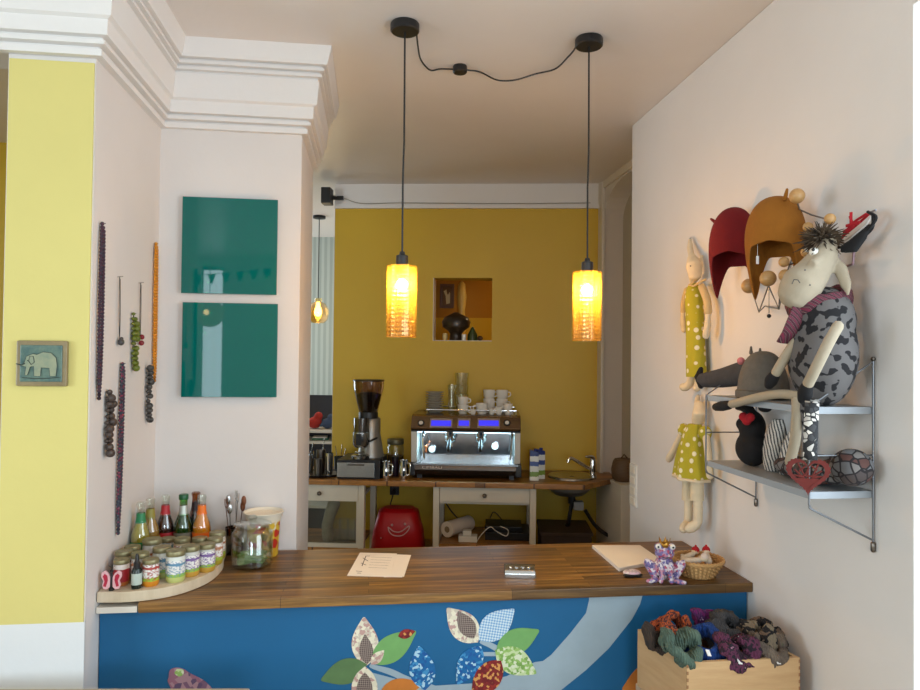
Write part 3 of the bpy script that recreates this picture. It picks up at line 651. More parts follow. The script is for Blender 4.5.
# menu sheets, silver calculator-like stand, paper block, crochet piece, frog, basket
def sheet(name, lab, cat, pts, z, th, m, edge=0):
    P = [az(x, y, z+th) for x, y in pts]; r = thing(name, lab, cat, (P[0].x, P[0].y, z))
    MB().prism([(p.x, p.y) for p in P], lambda a, c, h: (a, c, h), z+.0002, z+th).build('sheet', m, r, flat=True); return r, P
r, P = sheet('menu_sheet', 'white menu sheet with small print lying underneath on the worktop', 'paper', [(362, 553), (411, 555), (404, 576.5), (384, 577)], CT, .0012, PAPER)
r, P = sheet('menu_sheet', 'front white menu sheet with leaf drawing, on top of the other sheet', 'paper', [(360, 552.5), (397, 553.5), (391, 572), (403, 574), (402, 577), (347, 575.5)], CT+.0012, .0014, PAPER)
b = MB(); zi = CT+.0028
def inkline(a, c, w_=.0009):
    A, B = az(*a, zi), az(*c, zi); b.tube([A, B], w_, 5, squash=(1, .3))
for k in range(5): inkline((371+k*-.6, 557+k*2.6), (392-k*1.2, 557.8+k*2.6), .0007)
for (x0, y0, x1, y1) in ((366, 556, 362, 566), (363, 558, 368, 561), (361, 563, 366, 565), (366, 556, 370, 556), (356, 571, 362, 571.5), (357, 573, 361, 573.2)): inkline((x0, y0), (x1, y1), .0016)
b.build('print', INK, r)
q = az(520, 579, CT); q.z = CT
r = thing('silver_device', 'small silver wedge-shaped device with raised dots on the worktop', 'tin', q)  # silver device with button-like dots, modelled as a wedge
TZ = Matrix.Translation(q) @ Matrix.Rotation(math.radians(-10), 4, 'Z')
MB().prism([(0, 0.0), (0, .016), (.006, .026), (.045, .034), (.052, .030), (.052, 0)], lambda y, z, x: TZ @ V((x, y, z)), -.05, .05).build('case', STEEL, r, bev=.0025)
b = MB()
for k in range(4): b.ball(TZ @ V((-.03+.02*k, .024, .0305)), (.006, .006, .0035), 10, 6)
b.build('raised_dots', CHROME, r)
MB().box(-.051, .051, .047, .056, 0, .033, TZ).build('back_strip', BLACK, r, bev=.002)
P = [az(x, y, CT+.012) for x, y in ((592, 545), (640, 545), (662, 560), (619, 568))]
r = thing('paper_block', 'stack of cream paper lying flat on the worktop by the frog', 'paper', (P[0].x, P[0].y, CT))
MB().prism([(p.x, p.y) for p in P], lambda a, c, h: (a, c, h), CT+.0002, CT+.012).build('block', PAPER, r, bev=.001)
q = az(632, 575.5, CT); q.z = CT
r = thing('crochet_purse', 'small flat grey and pink crocheted piece left of the frog', 'trinket', q)
b = MB(); b.ball(q+V((0, 0, .010)), (.031, .024, .0095), 16, 8); b.build('cloth', cells('crochet_grey', [S(180, 160, 160), S(210, 196, 190), S(130, 120, 130), S(200, 170, 180)], 120, .9), r); 
MB().ball(q+V((-.002, -.014, .006)), (.035, .014, .0055), 14, 6).build('dark_edge', MATTB, r)
# frog prince
MOS = cells('patchwork_frog_print', [S(170, 70, 96), S(112, 98, 150), S(206, 192, 198), S(150, 134, 170), S(186, 126, 146), S(220, 208, 208), S(96, 88, 136)], 135, .5)
fq = az(664, 580, CT); fq.z = CT; k = .00322
r = thing('frog_figurine', 'patchwork frog figurine with a gold crown by the basket', 'figurine', fq)
FB = Matrix.Translation(fq) @ Matrix.Rotation(math.radians(-14), 4, 'Z'); F = lambda x, y, z: FB @ V((x*k, y*k, z*k))
def fball(b, x, y, z, a, c, d): b.ball(F(x, y, z), (a*k, c*k, d*k), 16, 10)
b = MB(); fball(b, 0, 0, 13, 10.5, 9, 13); fball(b, 0, -2, 28, 10, 8.5, 7.5); fball(b, -6.5, -4, 34, 4, 4, 4.5); fball(b, 6.5, -4, 34, 4, 4, 4.5)
for sg in (-1, 1):
    b.tube([F(sg*7, 0, 7), F(sg*15, -3, 17), F(sg*18, -4, 20)], [6*k, 4.8*k, 2.5*k], 10, round_caps=True); b.tube([F(sg*17, -3, 17), F(sg*11, -5, 5), F(sg*10, -8, 3)], [4*k, 3*k, 3*k], 10, round_caps=True); b.tube([F(sg*8, -8, 2.6), F(sg*14, -12, 2.4), F(sg*18, -13, 2.2)], [2.6*k, 2.8*k, 2*k], 8, round_caps=True)
    b.tube([F(sg*5, -8, 18), F(sg*4, -11, 8), F(sg*5, -13, 2.4)], [3*k, 2.4*k, 2.4*k], 8, round_caps=True)
b.blob('body', MOS, r, .0022, 3)
for sg in (-1, 1):
    o = MB().ball(F(sg*7, -7, 35.5), 2.9*k, 14, 10).build('eye', PORC, r); MB().ball(F(sg*7.2, -9.4, 35.6), 1.1*k, 10, 8).build('pupil', BLACK, o)
b = MB(); rows = []
for (rr, zz_) in ((5.5, 0), (5.2, 3)): rows.append([F(rr*math.cos(2*PI*i/20), rr*math.sin(2*PI*i/20)-1, 34+zz_) for i in range(20)])
rows.append([F((5.8 if i % 4 == 0 else 5)*math.cos(2*PI*i/20), (5.8 if i % 4 == 0 else 5)*math.sin(2*PI*i/20)-1, 34+(9 if i % 4 == 0 else 4)) for i in range(20)])
b.grid(rows, True); b.build('crown', M('gold_crown', S(190, 140, 60), .3, .8), r, solid=.0016)
b = MB(); b.tube([F(-4, -10.6, 26), F(0, -11.2, 25), F(4, -10.6, 26)], .4*k, 6); b.build('mouth', INK, r)
# wicker basket
WICK = stripes('wicker', [S(196, 150, 92), S(158, 112, 60), S(206, 164, 108)], 60, rot=(0, PI/2, 0), dist=3, rough=.7)
bq = az(698, 575, CT); bq.z = CT
r = thing('wicker_basket', 'round wicker basket of small toys at the right end of the worktop', 'basket', bq)
rows = []
for rw, (rr, z) in enumerate([(.052+.028*t_, .002+.05*t_) for t_ in [i_/9 for i_ in range(10)]]): rows.append([bq+V(((rr+.0028*(1 if (i//2+rw) % 2 else -1))*math.cos(2*PI*i/64), (rr+.0028*(1 if (i//2+rw) % 2 else -1))*math.sin(2*PI*i/64), z)) for i in range(64)])
MB().grid(rows, True).build('woven_wall', WICK, r, solid=.004)
MB().lathe([(0, .001), (.054, .001), (.054, .005), (0, .005)], bq, 32).build('base', WICK, r)
b = MB()
for s_ in (0, PI): b.tube([bq+V((.081*math.cos(2*PI*i/72), .081*math.sin(2*PI*i/72), .054+.003*math.sin(18*2*PI*i/72+s_))) for i in range(72)], .0045, 6, closed=True)
b.build('rim', WICK, r)
def toy(lab, off, turn, hat):
    c = bq+V(off); r = thing('finger_doll', lab, 'doll', c, 'little cloth dolls in the basket'); T = Matrix.Translation(c) @ Matrix.Rotation(turn, 4, 'Z')
    b = MB(); b.tube([T @ V((-.03, 0, 0)), T @ V((0, 0, .004)), T @ V((.02, 0, .01))], [.014, .013, .009], 10, round_caps=True); b.tube([T @ V((0, .004, .0)), T @ V((-.005, .026, .004))], .006, 8, round_caps=True)
    b.blob('body', M('pale_print_cloth', S(222, 206, 184), .9, var=.3, scale=60), r, .003, 2)
    MB().ball(T @ V((.033, 0, .018)), .013, 14, 10).build('head', CREAM, r)
    MB().lathe([(.0135, -.001), (.0125, .006), (.008, .012), (.0, .014)], T @ V((.034, 0, .02)), 16).ball(T @ V((.035, 0, .035)), .004, 8, 6).build('hat', hat, r)
RED = M('red_felt', S(176, 22, 34), .9, bump=.3)
toy('little cloth doll with a red cap at the back of the basket', (-.022, .018, .052), .5, RED); toy('little cloth doll with a red cap at the right of the basket', (.03, -.004, .054), 1.2, RED); toy('little cloth doll lying at the front of the basket', (-.028, -.026, .05), -.4, M('pale_felt', S(216, 196, 180), .9))

# ------------------------------------------------------------------ box of knitwear on a small stool table
zr = .80; pA, pB, pC = az(637.5, 629, zr), az(687, 663, zr), az(798.5, 655.5, zr)
BXa, BXb = pB.x-.003, XW-.02; BYa, BYb = pC.y, pA.y
BXa = (pA.x+pB.x)/2; BYa = pB.y; BYb = pA.y
BXb = min(pC.x, XW-.012); BH = .17; BZ = zr-BH
sh = pB.x-pA.x
def bx(x, y, z): return V((x + (BYb-y)/(BYb-BYa)*sh*.5 - sh*.25 if False else x+sh*((BYb-y)/(BYb-BYa)-.5)*1.0, y, z))
r = thing('stool_table', 'small low table under the wooden box of knitwear', 'table', ((BXa+BXb)/2, (BYa+BYb)/2, 0))
MB().box(BXa-.02, XW-.004, BYa-.05, BYb+.02, BZ-.03, BZ-.001).build('table_top', TABLEW, r, bev=.004)
for x in (BXa, XW-.04):
    for y in (BYa-.03, BYb-.02): MB().box(x, x+.03, y, y+.03, 0, BZ-.03).build('leg', TABLEW, r, bev=.003)
r = thing('wooden_box', 'finger-jointed wooden box full of knitwear in front of the bar', 'box', ((BXa+BXb)/2, (BYa+BYb)/2, BZ))
def panel(name, x0, x1, y0, y1, z0, z1):
    vs = [bx(x, y, z) for z in (z0, z1) for y in (y0, y1) for x in (x0, x1)]
    return MB().add(vs, [(0, 2, 3, 1), (4, 5, 7, 6), (0, 1, 5, 4), (2, 6, 7, 3), (0, 4, 6, 2), (1, 3, 7, 5)]).build(name, PINE, r, bev=.0015)
bt = .012; BXb2 = BXb-sh*.5-.004
fp = panel('front_board', BXa, BXb2, BYa, BYa+bt, BZ, zr); panel('back_board', BXa, BXb2, BYb-bt, BYb, BZ, zr); panel('side_board', BXa, BXa+bt, BYa+bt, BYb-bt, BZ, zr); panel('side_board', BXb2-bt, BXb2, BYa+bt, BYb-bt, BZ, zr); panel('base_board', BXa+bt, BXb2-bt, BYa+bt, BYb-bt, BZ, BZ+.01)
b = MB()
for xx in (BXa, BXb2-.0045):
    for k in range(9): 
        z = BZ+.008+k*.0185; vs = [bx(x, y, zz_) for zz_ in (z, z+.009) for y in (BYa-.0008, BYa+.002) for x in (xx, xx+.0045)]
        b.add(vs, [(0, 2, 3, 1), (4, 5, 7, 6), (0, 1, 5, 4), (2, 6, 7, 3), (0, 4, 6, 2), (1, 3, 7, 5)])
b.build('finger_joint', M('end_grain', S(150, 105, 66), .6), fp, flat=True)
random.seed(11)
def knitband(lab, px, py, z, R, rr, rot, mat, sq=(1, 1), name='knitted_headband', cat='knitwear'):
    c = az(px, py, z); T = Matrix.Translation(c) @ Matrix.Rotation(rot[2], 4, 'Z') @ Matrix.Rotation(rot[1], 4, 'Y') @ Matrix.Rotation(rot[0], 4, 'X')
    rt = thing(name, lab, cat, c, 'knitwear in the wooden box'); pts = []
    for i in range(28):
        a = 2*PI*i/28; nz = mnoise.noise(V((math.cos(a)*2+px, math.sin(a)*2, py)))*.45
        pts.append(T @ V((R*sq[0]*(1+nz)*math.cos(a), R*sq[1]*(1+nz)*math.sin(a), .016*math.sin(2*a+px)+.008*math.sin(5*a+py))))
    rad = [rr*(1.12+.25*math.sin(3*2*PI*i/28+py)+.16*math.sin(7*2*PI*i/28+px)) for i in range(28)]
    o = MB().tube(pts, rad, 12, closed=True, squash=(.75, 1.4)).build('knit', mat, rt, sub=2)
    for ts, st in ((.035, .020), (.012, .008)):
        tx = bpy.data.textures.new('rumple', 'CLOUDS'); tx.noise_scale = ts; dm = o.modifiers.new('d', 'DISPLACE'); dm.texture = tx; dm.strength = st; dm.texture_coords = 'GLOBAL'
    MB().box(-.006, .006, -.009, .009, -.001, .001, Matrix.Translation(pts[20]+V((.004, -rr*.9, .012))) @ Matrix.Rotation(.7, 4, 'X') @ Matrix.Rotation(.3, 4, 'Y')).build('price_tag', TAG, rt, flat=True)
zt_ = zr+.006
knitband('grey-green knitted headband hanging over the front left edge of the box', 680, 647, zt_+.012, .044, .017, (.35, .1, .3), knit('sage_knit', [S(90, 108, 92), S(66, 86, 76)]))
knitband('royal blue knitted headband behind the grey-green one in the box', 703, 646, zt_-.002, .05, .019, (.3, -.2, -.2), knit('royal_blue_knit', [S(16, 62, 128), S(8, 40, 96)]))
knitband('orange, brown and cream flecked knit at the back left of the box', 672, 630, zt_+.012, .045, .019, (.2, .1, .1), knit('rust_fleck_knit', [S(80, 40, 40), S(170, 80, 40), S(60, 34, 40), S(196, 150, 110)], 70))
knitband('purple knit with white flecks at the back of the box', 706, 621, zt_+.015, .034, .017, (.5, .2, .5), knit('purple_knit', [S(110, 26, 96), S(74, 30, 80), S(200, 170, 190)], 40))
knitband('dark charcoal knit heaped in the middle of the box', 727, 632, zt_+.016, .048, .023, (.5, .5, .2), knit('charcoal_knit', [S(48, 46, 48), S(66, 64, 64)]))
knitband('plum and black striped knit at the front centre of the box', 736, 648, zt_+.010, .038, .017, (.4, .1, -.2), knit('plum_stripe_knit', [S(40, 20, 34), S(90, 40, 66), S(34, 24, 34), S(160, 110, 130)], 45))
knitband('black and taupe zigzag knit at the right of the box', 766, 636, zt_+.010, .05, .02, (.3, .35, .3), knit('taupe_black_knit', [S(130, 116, 96), S(24, 22, 24), S(110, 90, 74), S(20, 18, 20)], 26))
knitband('taupe knit lying flat at the front right of the box', 768, 648, zt_+.002, .043, .014, (.1, .1, .1), knit('taupe_knit', [S(112, 98, 84), S(84, 72, 64)]))
knitband('dark brown knit at the front left corner of the box', 656, 640, zt_+.0, .030, .015, (.2, .2, .4), knit('brown_knit', [S(48, 42, 38), S(66, 52, 44)]))

# front table corner
tz = .75; c = az(250, 688.0, tz); c0 = az(0, 686.0, tz)
r = thing('front_table', 'pale wooden table whose edge shows at the bottom left', 'table', (-.9, 1.2, 0))
ed = [(c.x, c.y), (c0.x-.6, c0.y+(c0.y-c.y)*.6), (c0.x-.6, 1.0), (c.x-.0, 1.0)]
MB().prism(ed, lambda a, d, h: (a, d, h), tz-.03, tz).build('table_top', TABLEW, r, bev=.004)
for (x, y) in ((c.x-.08, c.y-.08), (c0.x-.5, c.y-.08), (c.x-.08, 1.05), (c0.x-.5, 1.05)): MB().box(x, x+.05, y-.0, y+.05, 0, tz-.03).build('leg', TABLEW, r, bev=.003)

# ------------------------------------------------------------------ right wall: shelf
def depth(P): return (V(P)-CP).dot(CF)
def aw(px, py, out): return ax(px, py, XW-out)
SYn = aw(873, 450, .004).y; SYf = aw(757, 485, .004).y
SD = XW-ay(809, 494, SYn).x
zU = ay(811, 407, SYn).z; zL = ay(808, 492, SYn).z
zT = aw(873, 359, .004).z; zB = aw(873, 545, .004).z; zM = aw(873, 455, .004).z
r = thing('wire_shelf', 'grey metal two-tier wire wall shelf on the right wall', 'shelf', (XW, (SYn+SYf)/2, zL))
for z in (zU, zL):
    b = MB(); b.box(XW-SD, XW-.004, SYn, SYf, z-.004, z); b.box(XW-SD, XW-SD+.003, SYn, SYf, z-.017, z-.004); b.box(XW-SD, XW-.004, SYn, SYn+.003, z-.017, z-.004); b.box(XW-SD, XW-.004, SYf-.003, SYf, z-.017, z-.004)
    b.build('shelf_board', SHELFM, r, flat=True)
for y, dz in ((SYn-.003, 0), (SYf+.003, 0)):
    b = MB(); xb = XW-.006; xf = XW-SD-.002; q = .0026
    b.tube([(xb, y, zB), (xb, y, zT)], q, 8); b.tube([(xf, y, zL-.03), (xf, y, zU+.002)], q, 8)
    b.tube(spline([(xf, y, zL-.03), (xf+.004, y, zL-.037), (xf+.014, y, zL-.045), (xb, y, zB+.012)], 4), q, 8)
    b.tube([(xf, y, zU), (xb, y, zT-.006)], q*.8, 8); b.tube([(xf, y, zM), (xb, y, zM)], q*.8, 8)
    ld = b.build('ladder', WIRE, r)
    b = MB(); b.ball((xb, y, zT), .006, 10, 8); b.tube([(xb, y, zB-.012), (xb, y, zB+.004)], .006, 10, round_caps=True); b.build('wall_fixing', DSTEEL, ld)

# plush cow sitting on the upper shelf
COWM = spots('cow_print_knit', S(24, 22, 25), S(100, 96, 95), 46, .45, .475); COWC = M('cow_cream_cloth', S(168, 154, 132), .95, var=.06, scale=40, bump=.3)
bc = aw(822, 350, .105); s = depth(bc)/FOC
cow = thing('plush_cow', 'grey and black spotted plush cow in a striped scarf sitting on the upper shelf', 'plush toy', (bc.x, bc.y, zU))
def bp_(px, py, out): return aw(px, py, out)
b = MB(); b.ball(bc+V((0, 0, -.01)), (.078, 36*s, 53*s), 28, 20); b.ball(bp_(822, 322, .10), (.072, 35*s, 36*s), 24, 16)
b.tube([bp_(800, 398, .165), bp_(805, 410, .172), bp_(808, 428, .168)], [.014, .016, .012], 10, round_caps=True)
b.blob('body', COWM, cow, .006, 6)
b = MB(); hd = bp_(806, 280, .14)
b.tube([bp_(797, 292, .175), bp_(803, 283, .165), bp_(813, 272, .14), bp_(826, 252, .115), bp_(829, 240, .105)], [.047, .050, .042, .030, .018], 18, round_caps=True)
b.tube([bp_(833, 258, .095), bp_(840, 268, .085), bp_(846, 284, .08), bp_(848, 294, .082)], [.010, .017, .015, .006], 12, squash=(.5, 1), round_caps=True)
b.tube([bp_(820, 258, .14), bp_(812, 264, .17)], [.012, .012], 8)
hdo = b.blob('head', COWC, cow, .0045, 5)
for (x, y, o, rr) in ((814, 252, .150, .0115), (808, 249, .128, .009)):
    e = MB().ball(bp_(x, y, o), rr, 14, 10).build('eye', PORC, hdo); 
e1 = bp_(813.2, 249.5, .160); MB().ball(e1, .004, 10, 8).build('pupil', BLACK, hdo)
b = MB(); b.tube([bp_(792, 284, .222), bp_(794, 279.5, .221), bp_(798, 280, .219), bp_(800, 283, .214)], .0013, 6); b.build('mouth_stitch', INK, hdo)
for x_, y_, o_ in ((805, 270, .2), (810, 285, .207)): MB().ball(bp_(x_, y_, o_), .002, 8, 6).build('freckle', INK, hdo)
random.seed(5); b = MB(); hc = bp_(822, 241, .118)
for i in range(340):
    d = V((random.gauss(0, 1), random.gauss(0, 1), random.gauss(.5, .8))).normalized(); L = .030+.030*random.random()
    b.tube([hc+d*.006, hc+d*L*.6+V((0, 0, .002)), hc+d*L+V((random.gauss(0, .004), random.gauss(0, .004), -.004))], [.003, .0024, .0008], 4)
b.build('hair_tuft', M('brown_black_fur', S(104, 84, 62), .95, col2=S(24, 20, 19), scale=38), cow)
SCARF = stripes('striped_scarf', [S(74, 24, 40), S(36, 28, 36), S(128, 104, 96), S(96, 30, 52), S(50, 46, 50), S(112, 36, 58)], 34, rot=(.5, .9, 0), dist=.4)
b = MB(); ring = []
for i in range(26):
    a = 2*PI*i/26; ring.append(bp_(818, 303, .105)+V((.066*math.cos(a), .063*math.sin(a), .014*math.sin(a+1.2)+.004*math.sin(5*a))))
b.tube(ring, [.024+.004*math.sin(7*2*PI*i/26) for i in range(26)], 10, closed=True, squash=(.55, 1.25))
b.tube([bp_(799, 308, .178), bp_(795, 320, .186), bp_(791, 333, .188), bp_(786, 342, .186)], [.016, .019, .022, .023], 10, squash=(.28, 1.1)); b.build('scarf', SCARF, cow)
def limb(pts, rad, hoof, hr, lab=None, nm='arm'):
    o = MB().tube(spline(pts, 5), [rad]*(len(pts)*5-4), 14, round_caps=True).build(nm, COWC, cow); MB().tube(hoof, hr, 14, round_caps=True).build('hoof', MATTB, o)
limb([bp_(838, 326, .172), bp_(829, 342, .196), bp_(818, 364, .21), bp_(808, 384, .205)], .0125, [bp_(807, 387, .204), bp_(805, 394, .202), bp_(803, 399, .198)], [.015, .0175, .013])
limb([bp_(796, 341, .17), bp_(786, 356, .185), bp_(776, 373, .195)], .0125, [bp_(774, 376, .196), bp_(771, 381, .197), bp_(769, 385, .197)], [.0145, .0165, .012])
limb([bp_(799, 396, .175), bp_(780, 394, .185), bp_(760, 397, .19), bp_(740, 402, .192), bp_(732, 404, .193)], .0120, [bp_(729, 405, .193), bp_(722, 406, .194), bp_(716, 407, .194)], [.0135, .0155, .012], nm='leg')
o = MB().tube(spline([bp_(797, 400, .178), bp_(797, 415, .186), bp_(795, 440, .184), bp_(790, 462, .182)], 5), .0128, 14, round_caps=True).build('leg', COWC, cow)
# cord bundle behind the cow and L-shaped hook
r = thing('hook_rail', 'thin mauve wall hook behind the cow with cords hanging on it', 'hook', aw(853, 262, 0))
MB().tube([aw(846, 266.5, .002), aw(846, 266.5, .05), aw(853, 264, .052), aw(854, 250, .052), aw(854, 244, .052)], .0034, 8).build('hook_bar', M('mauve_metal', S(132, 104, 110), .4, .4), r)
MB().tube([aw(870, 212, 0), aw(868, 213, .035), aw(876, 210, .048)], .0022, 8).build('hook_tip', WIRE, r)
r = thing('cord_bundle', 'bundle of red, white and black cords hanging on the hook behind the cow', 'cords', aw(868, 216, .03))
for j, (m_, pts) in enumerate(((RED, [(869, 214), (860, 222), (848, 232), (838, 240), (830, 246)]), (M('white_cord', S(220, 210, 204), .8), [(872, 214), (866, 224), (852, 236), (840, 243), (826, 247)]), (MATTB, [(873, 215), (872, 228), (860, 240), (850, 250), (842, 251)]), (RED, [(866, 214), (852, 224), (842, 238)]), (MATTB, [(868, 212), (876, 218), (866, 232), (852, 244), (836, 248)]))):
    MB().tube(spline([aw(x, y, .045+.006*j) for x, y in pts], 5), .004 if m_ is MATTB else .0032, 8, round_caps=True).build('cord', m_, r)
b = MB(); b.tube([aw(845, 248, .09), aw(853, 246, .085), aw(862, 236, .075), aw(869, 226, .066)], [.012, .018, .013, .005], 12, squash=(.6, 1), round_caps=True); b.build('black_pouch', MATTB, r)
b = MB()
for (x, y, x2, y2) in ((851, 212, 851, 228), (846, 226, 860, 222), (843, 232, 854, 226), (850, 216, 853, 226)): b.tube([aw(x, y, .075), aw(x2, y2, .07)], .0042, 6, squash=(.4, 1))
b.build('red_ribbon', RED, r)

# coat rack with wooden balls
r = thing('coat_rack', 'wire wall coat rack with round wooden balls beside the shelf', 'coat rack', aw(790, 240, 0))
balls = [(797, 196, .13, 7.6), (830, 219, .11, 5.6), (808, 227, .085, 5), (749, 286, .13, 7.4), (768, 278.5, .14, 8), (784, 262, .11, 5.2), (785, 275.5, .12, 6.2), (806, 252, .09, 5)]
for x, y, o, pxr in balls:
    P = aw(x, y, o); MB().ball(P, pxr*depth(P)/FOC, 20, 14).build('wooden_ball', BEECH, r)
b = MB(); w2 = .0022
b.tube([aw(752, 291, .12), aw(759, 312, .05), aw(768, 287, .13)], w2, 8); b.tube([aw(769, 287, .13), aw(779, 309, .05), aw(785, 281, .115)], w2, 8)
b.tube([aw(797, 202, .125), aw(800, 210, .06), aw(812, 215, .06), aw(826, 219, .105)], w2, 8); b.tube([aw(808, 231, .085), aw(808, 246, .012), aw(800, 262, .008), aw(784, 266, .1)], w2, 8); b.tube([aw(759, 312, .05), aw(765, 306, .004), aw(779, 309, .05)], w2, 8)
b.tube([aw(800, 210, .06), aw(803, 230, .004), aw(806, 252, .085)], w2, 8); b.tube([aw(803, 230, .004), aw(780, 290, .004), aw(779, 309, .05)], w2, 8)
b.build('wire_frame', WIRE, r)
o = MB().tube([aw(769, 287, .13), aw(769, 313, .13)], .0011, 6).build('pull_wire', WIRE, r); P = aw(769, 316, .13); MB().ball(P, .0058, 12, 8).build('black_bead', BLACK, o)

# felt hats with ear flaps
def flap_hat(lab, px, py, out, wpx, hpx, mat, tips, yaw, flapL, flapR):
    c = aw(px, py, out); s = depth(c)/FOC; R = wpx*s/2; H = hpx*s
    r = thing('earflap_hat', lab, 'hat', c, 'felt hats on the coat rack'); T = Matrix.Translation(c) @ Matrix.Rotation(yaw, 4, 'Z')
    n_ = 48; rows = []
    low = []
    for j in range(n_):
        a = 2*PI*j/n_; fr = abs((a-1.5*PI+PI) % (2*PI)-PI); sg = 1 if math.cos(a) > 0 else -1
        dep = flapR if sg > 0 else flapL; d = abs(fr-1.75)
        base_ = -6*s-12*s*min(1, fr/2)
        l_ = base_-(dep-14)*s*max(0, 1-(d/.98)**1.25)
        low.append(l_)
    for i in range(15):
        row = []
        for j in range(n_):
            a = 2*PI*j/n_
            if i < 9: t = i/8*PI/2; rr = R*max(.02, math.sin(t)**.85); z = H*math.cos(t)*.98+.0
            else:
                f = (i-8)/6; z = low[j]*f; rr = R*(1-.30*f*f*min(1, max(0, -low[j]/H-.3)))
            row.append(T @ V((rr*math.cos(a), rr*.72*math.sin(a), z)))
        rows.append(row)
    MB().grid(rows, True).build('felt_shell', mat, r, solid=.005, sub=1)
    b = MB()
    for (tx, ty, tx2, ty2, rr) in tips: b.tube([aw(tx, ty, out), aw((tx+tx2)/2, (ty+ty2)/2, out), aw(tx2, ty2, out)], [rr, rr*.9, rr*.6], 10, round_caps=True)
    b.build('felt_tip', mat, r); return r
REDF = M('dark_red_felt', S(114, 10, 16), .95, var=.15, bump=.3, scale=30); MUSF = M('mustard_brown_felt', S(150, 92, 18), .95, var=.15, bump=.3, scale=30)
flap_hat('dark red felt hat with ear flaps on the coat rack', 733, 247, .075, 46, 40, REDF, [(715, 222, 711, 219, .006), (733, 211, 731, 208.5, .007)], -.80, 50, 46)
rM = flap_hat('mustard brown felt hat with ear flaps on the coat rack', 775, 237, .105, 56, 41, MUSF, [(785, 199, 787, 189.5, .006)], -.80, 62, 62)
b = MB(); b.tube([aw(757.5, 242, .155), aw(757.5, 257, .155)], .0006, 5); b.build('tag_string', TAG, rM)
P = aw(757.5, 260, .155); s = depth(P)/FOC; MB().box(P.x-.004, P.x+.004, P.y-.0005, P.y+.0005, P.z-4*s, P.z+4*s).build('price_tag', TAG, rM, flat=True)

# grey felt things on the upper shelf
GREYF = M('grey_felt', S(104, 98, 90), .95, var=.2, scale=50, bump=.4); DGREY = M('dark_grey_felt', S(62, 62, 66), .95, var=.3, scale=40, bump=.3)
P = aw(763, 375, .10); s = depth(P)/FOC
r = thing('grey_hat', 'grey felt hat with two small ears on the upper shelf', 'hat', (P.x, P.y, zU))
rows = []
for i in range(10):
    t = i/9*PI/2; rows.append([V((P.x+.066*max(.02, math.sin(t)**.8)*math.cos(a), P.y+.078*max(.02, math.sin(t)**.8)*math.sin(a), zU+.006+.132*math.cos(t))) for a in [2*PI*j/36 for j in range(36)]])
MB().grid(rows, True).build('crown', GREYF, r, solid=.006, sub=1)
MB().lathe([(.066, 0), (.072, .004), (.072, .02), (.067, .024)], (P.x, P.y, zU+.002), 32, T=Matrix.Translation((0, P.y, 0)) @ Matrix.Diagonal((1, 1.15, 1, 1)) @ Matrix.Translation((0, -P.y, 0))).build('brim_roll', GREYF, r, solid=.003)
b = MB()
for (x, y) in ((751, 351), (760, 353)): q = aw(x, y+2, .10); b.tube([q, q+V((0, 0, .018))], [.006, .003], 8, round_caps=True)
b.build('ear', GREYF, r)
r = thing('felt_mouse_hat', 'flat dark grey felt hat with pink pompom at the far end of the upper shelf', 'hat', aw(722, 388, .1))
b = MB(); tp = [(752, 372, .09, .042), (740, 374, .10, .038), (722, 378, .115, .032), (706, 380, .13, .026), (701, 380, .135, .022)]
b.tube([aw(x, y, o) for x, y, o, q in tp], [q for *_, q in tp], 16, squash=(.8, 1), round_caps=True)
b.blob('body', DGREY, r, .005, 5)
q = aw(698, 373, .145); MB().tube([aw(701, 369, .13), aw(698.5, 377, .14), aw(701, 386, .14)], [.008, .014, .010], 10, round_caps=True).build('rim', MATTB, r)
q = aw(741, 361, .135); MB().ball(q, .0115, 14, 10).build('pompom', M('pink_wool', S(206, 120, 120), .95, bump=.5), r)
# lower shelf: black plush with red heart nose, striped knit, patchwork bag, ribbon and heart
P = aw(752, 440, .085); s = depth(P)/FOC
r = thing('plush_dog', 'black plush animal with a red heart nose on the lower shelf', 'plush toy', (P.x, P.y, zL))
b = MB(); b.ball(V((P.x, P.y, zL+.052)), (.045, .058, .054), 20, 14); b.ball(V((P.x, P.y, zL+.118)), (.038, .045, .05), 18, 12); b.tube([aw(750, 410, .085), aw(742, 407, .085), aw(737, 408, .085)], [.016, .014, .008], 10, round_caps=True); b.ball(aw(743, 424, .105), (.022, .022, .020), 12, 8); b.ball(aw(765, 408, .08), (.02, .022, .014), 12, 8)
b.blob('body', MATTB, r, .005, 5)
b = MB(); hq = aw(747, 419, .128)
for dx, dz, rr in ((-.012, .006, .0135), (.011, .006, .0135), (-.001, -.006, .0135)): b.ball(hq+V((dx*.4, -dx, dz)), rr, 14, 10)
b.blob('heart_nose', RED, r, .003, 4)
STR = stripes('black_white_stripe', [S(30, 30, 34), S(206, 200, 190), S(70, 74, 78), S(214, 206, 196)], 38, rot=(0, .25, .6), dist=2.4)
P = aw(776, 470, .085)
r = thing('striped_toy', 'tall black and white striped cloth toy on the lower shelf', 'plush toy', (P.x, P.y, zL))
def sack(P, w_, h_, lean, out): 
    rows = []
    for i in range(11):
        t = i/10; kk = (math.sin(PI*min(1, .12+t*.82)))**.5
        rows.append([V((P.x+lean[0]*t+out*kk*math.sin(a), P.y+lean[1]*t+w_*kk*math.cos(a), zL+.002+h_*t)) for a in [2*PI*j/24 for j in range(24)]])
    b = MB(); b.grid(rows, True); b.add(rows[0], [tuple(range(24))]); b.add(rows[-1], [tuple(range(24))]); return b
sack(aw(772, 466, .085), .036, .150, (.0, -.03), .030).build('body', STR, r, sub=1)
sack(aw(785, 467, .085), .022, .125, (.0, -.04), .024).build('fold', STR, r, sub=1)
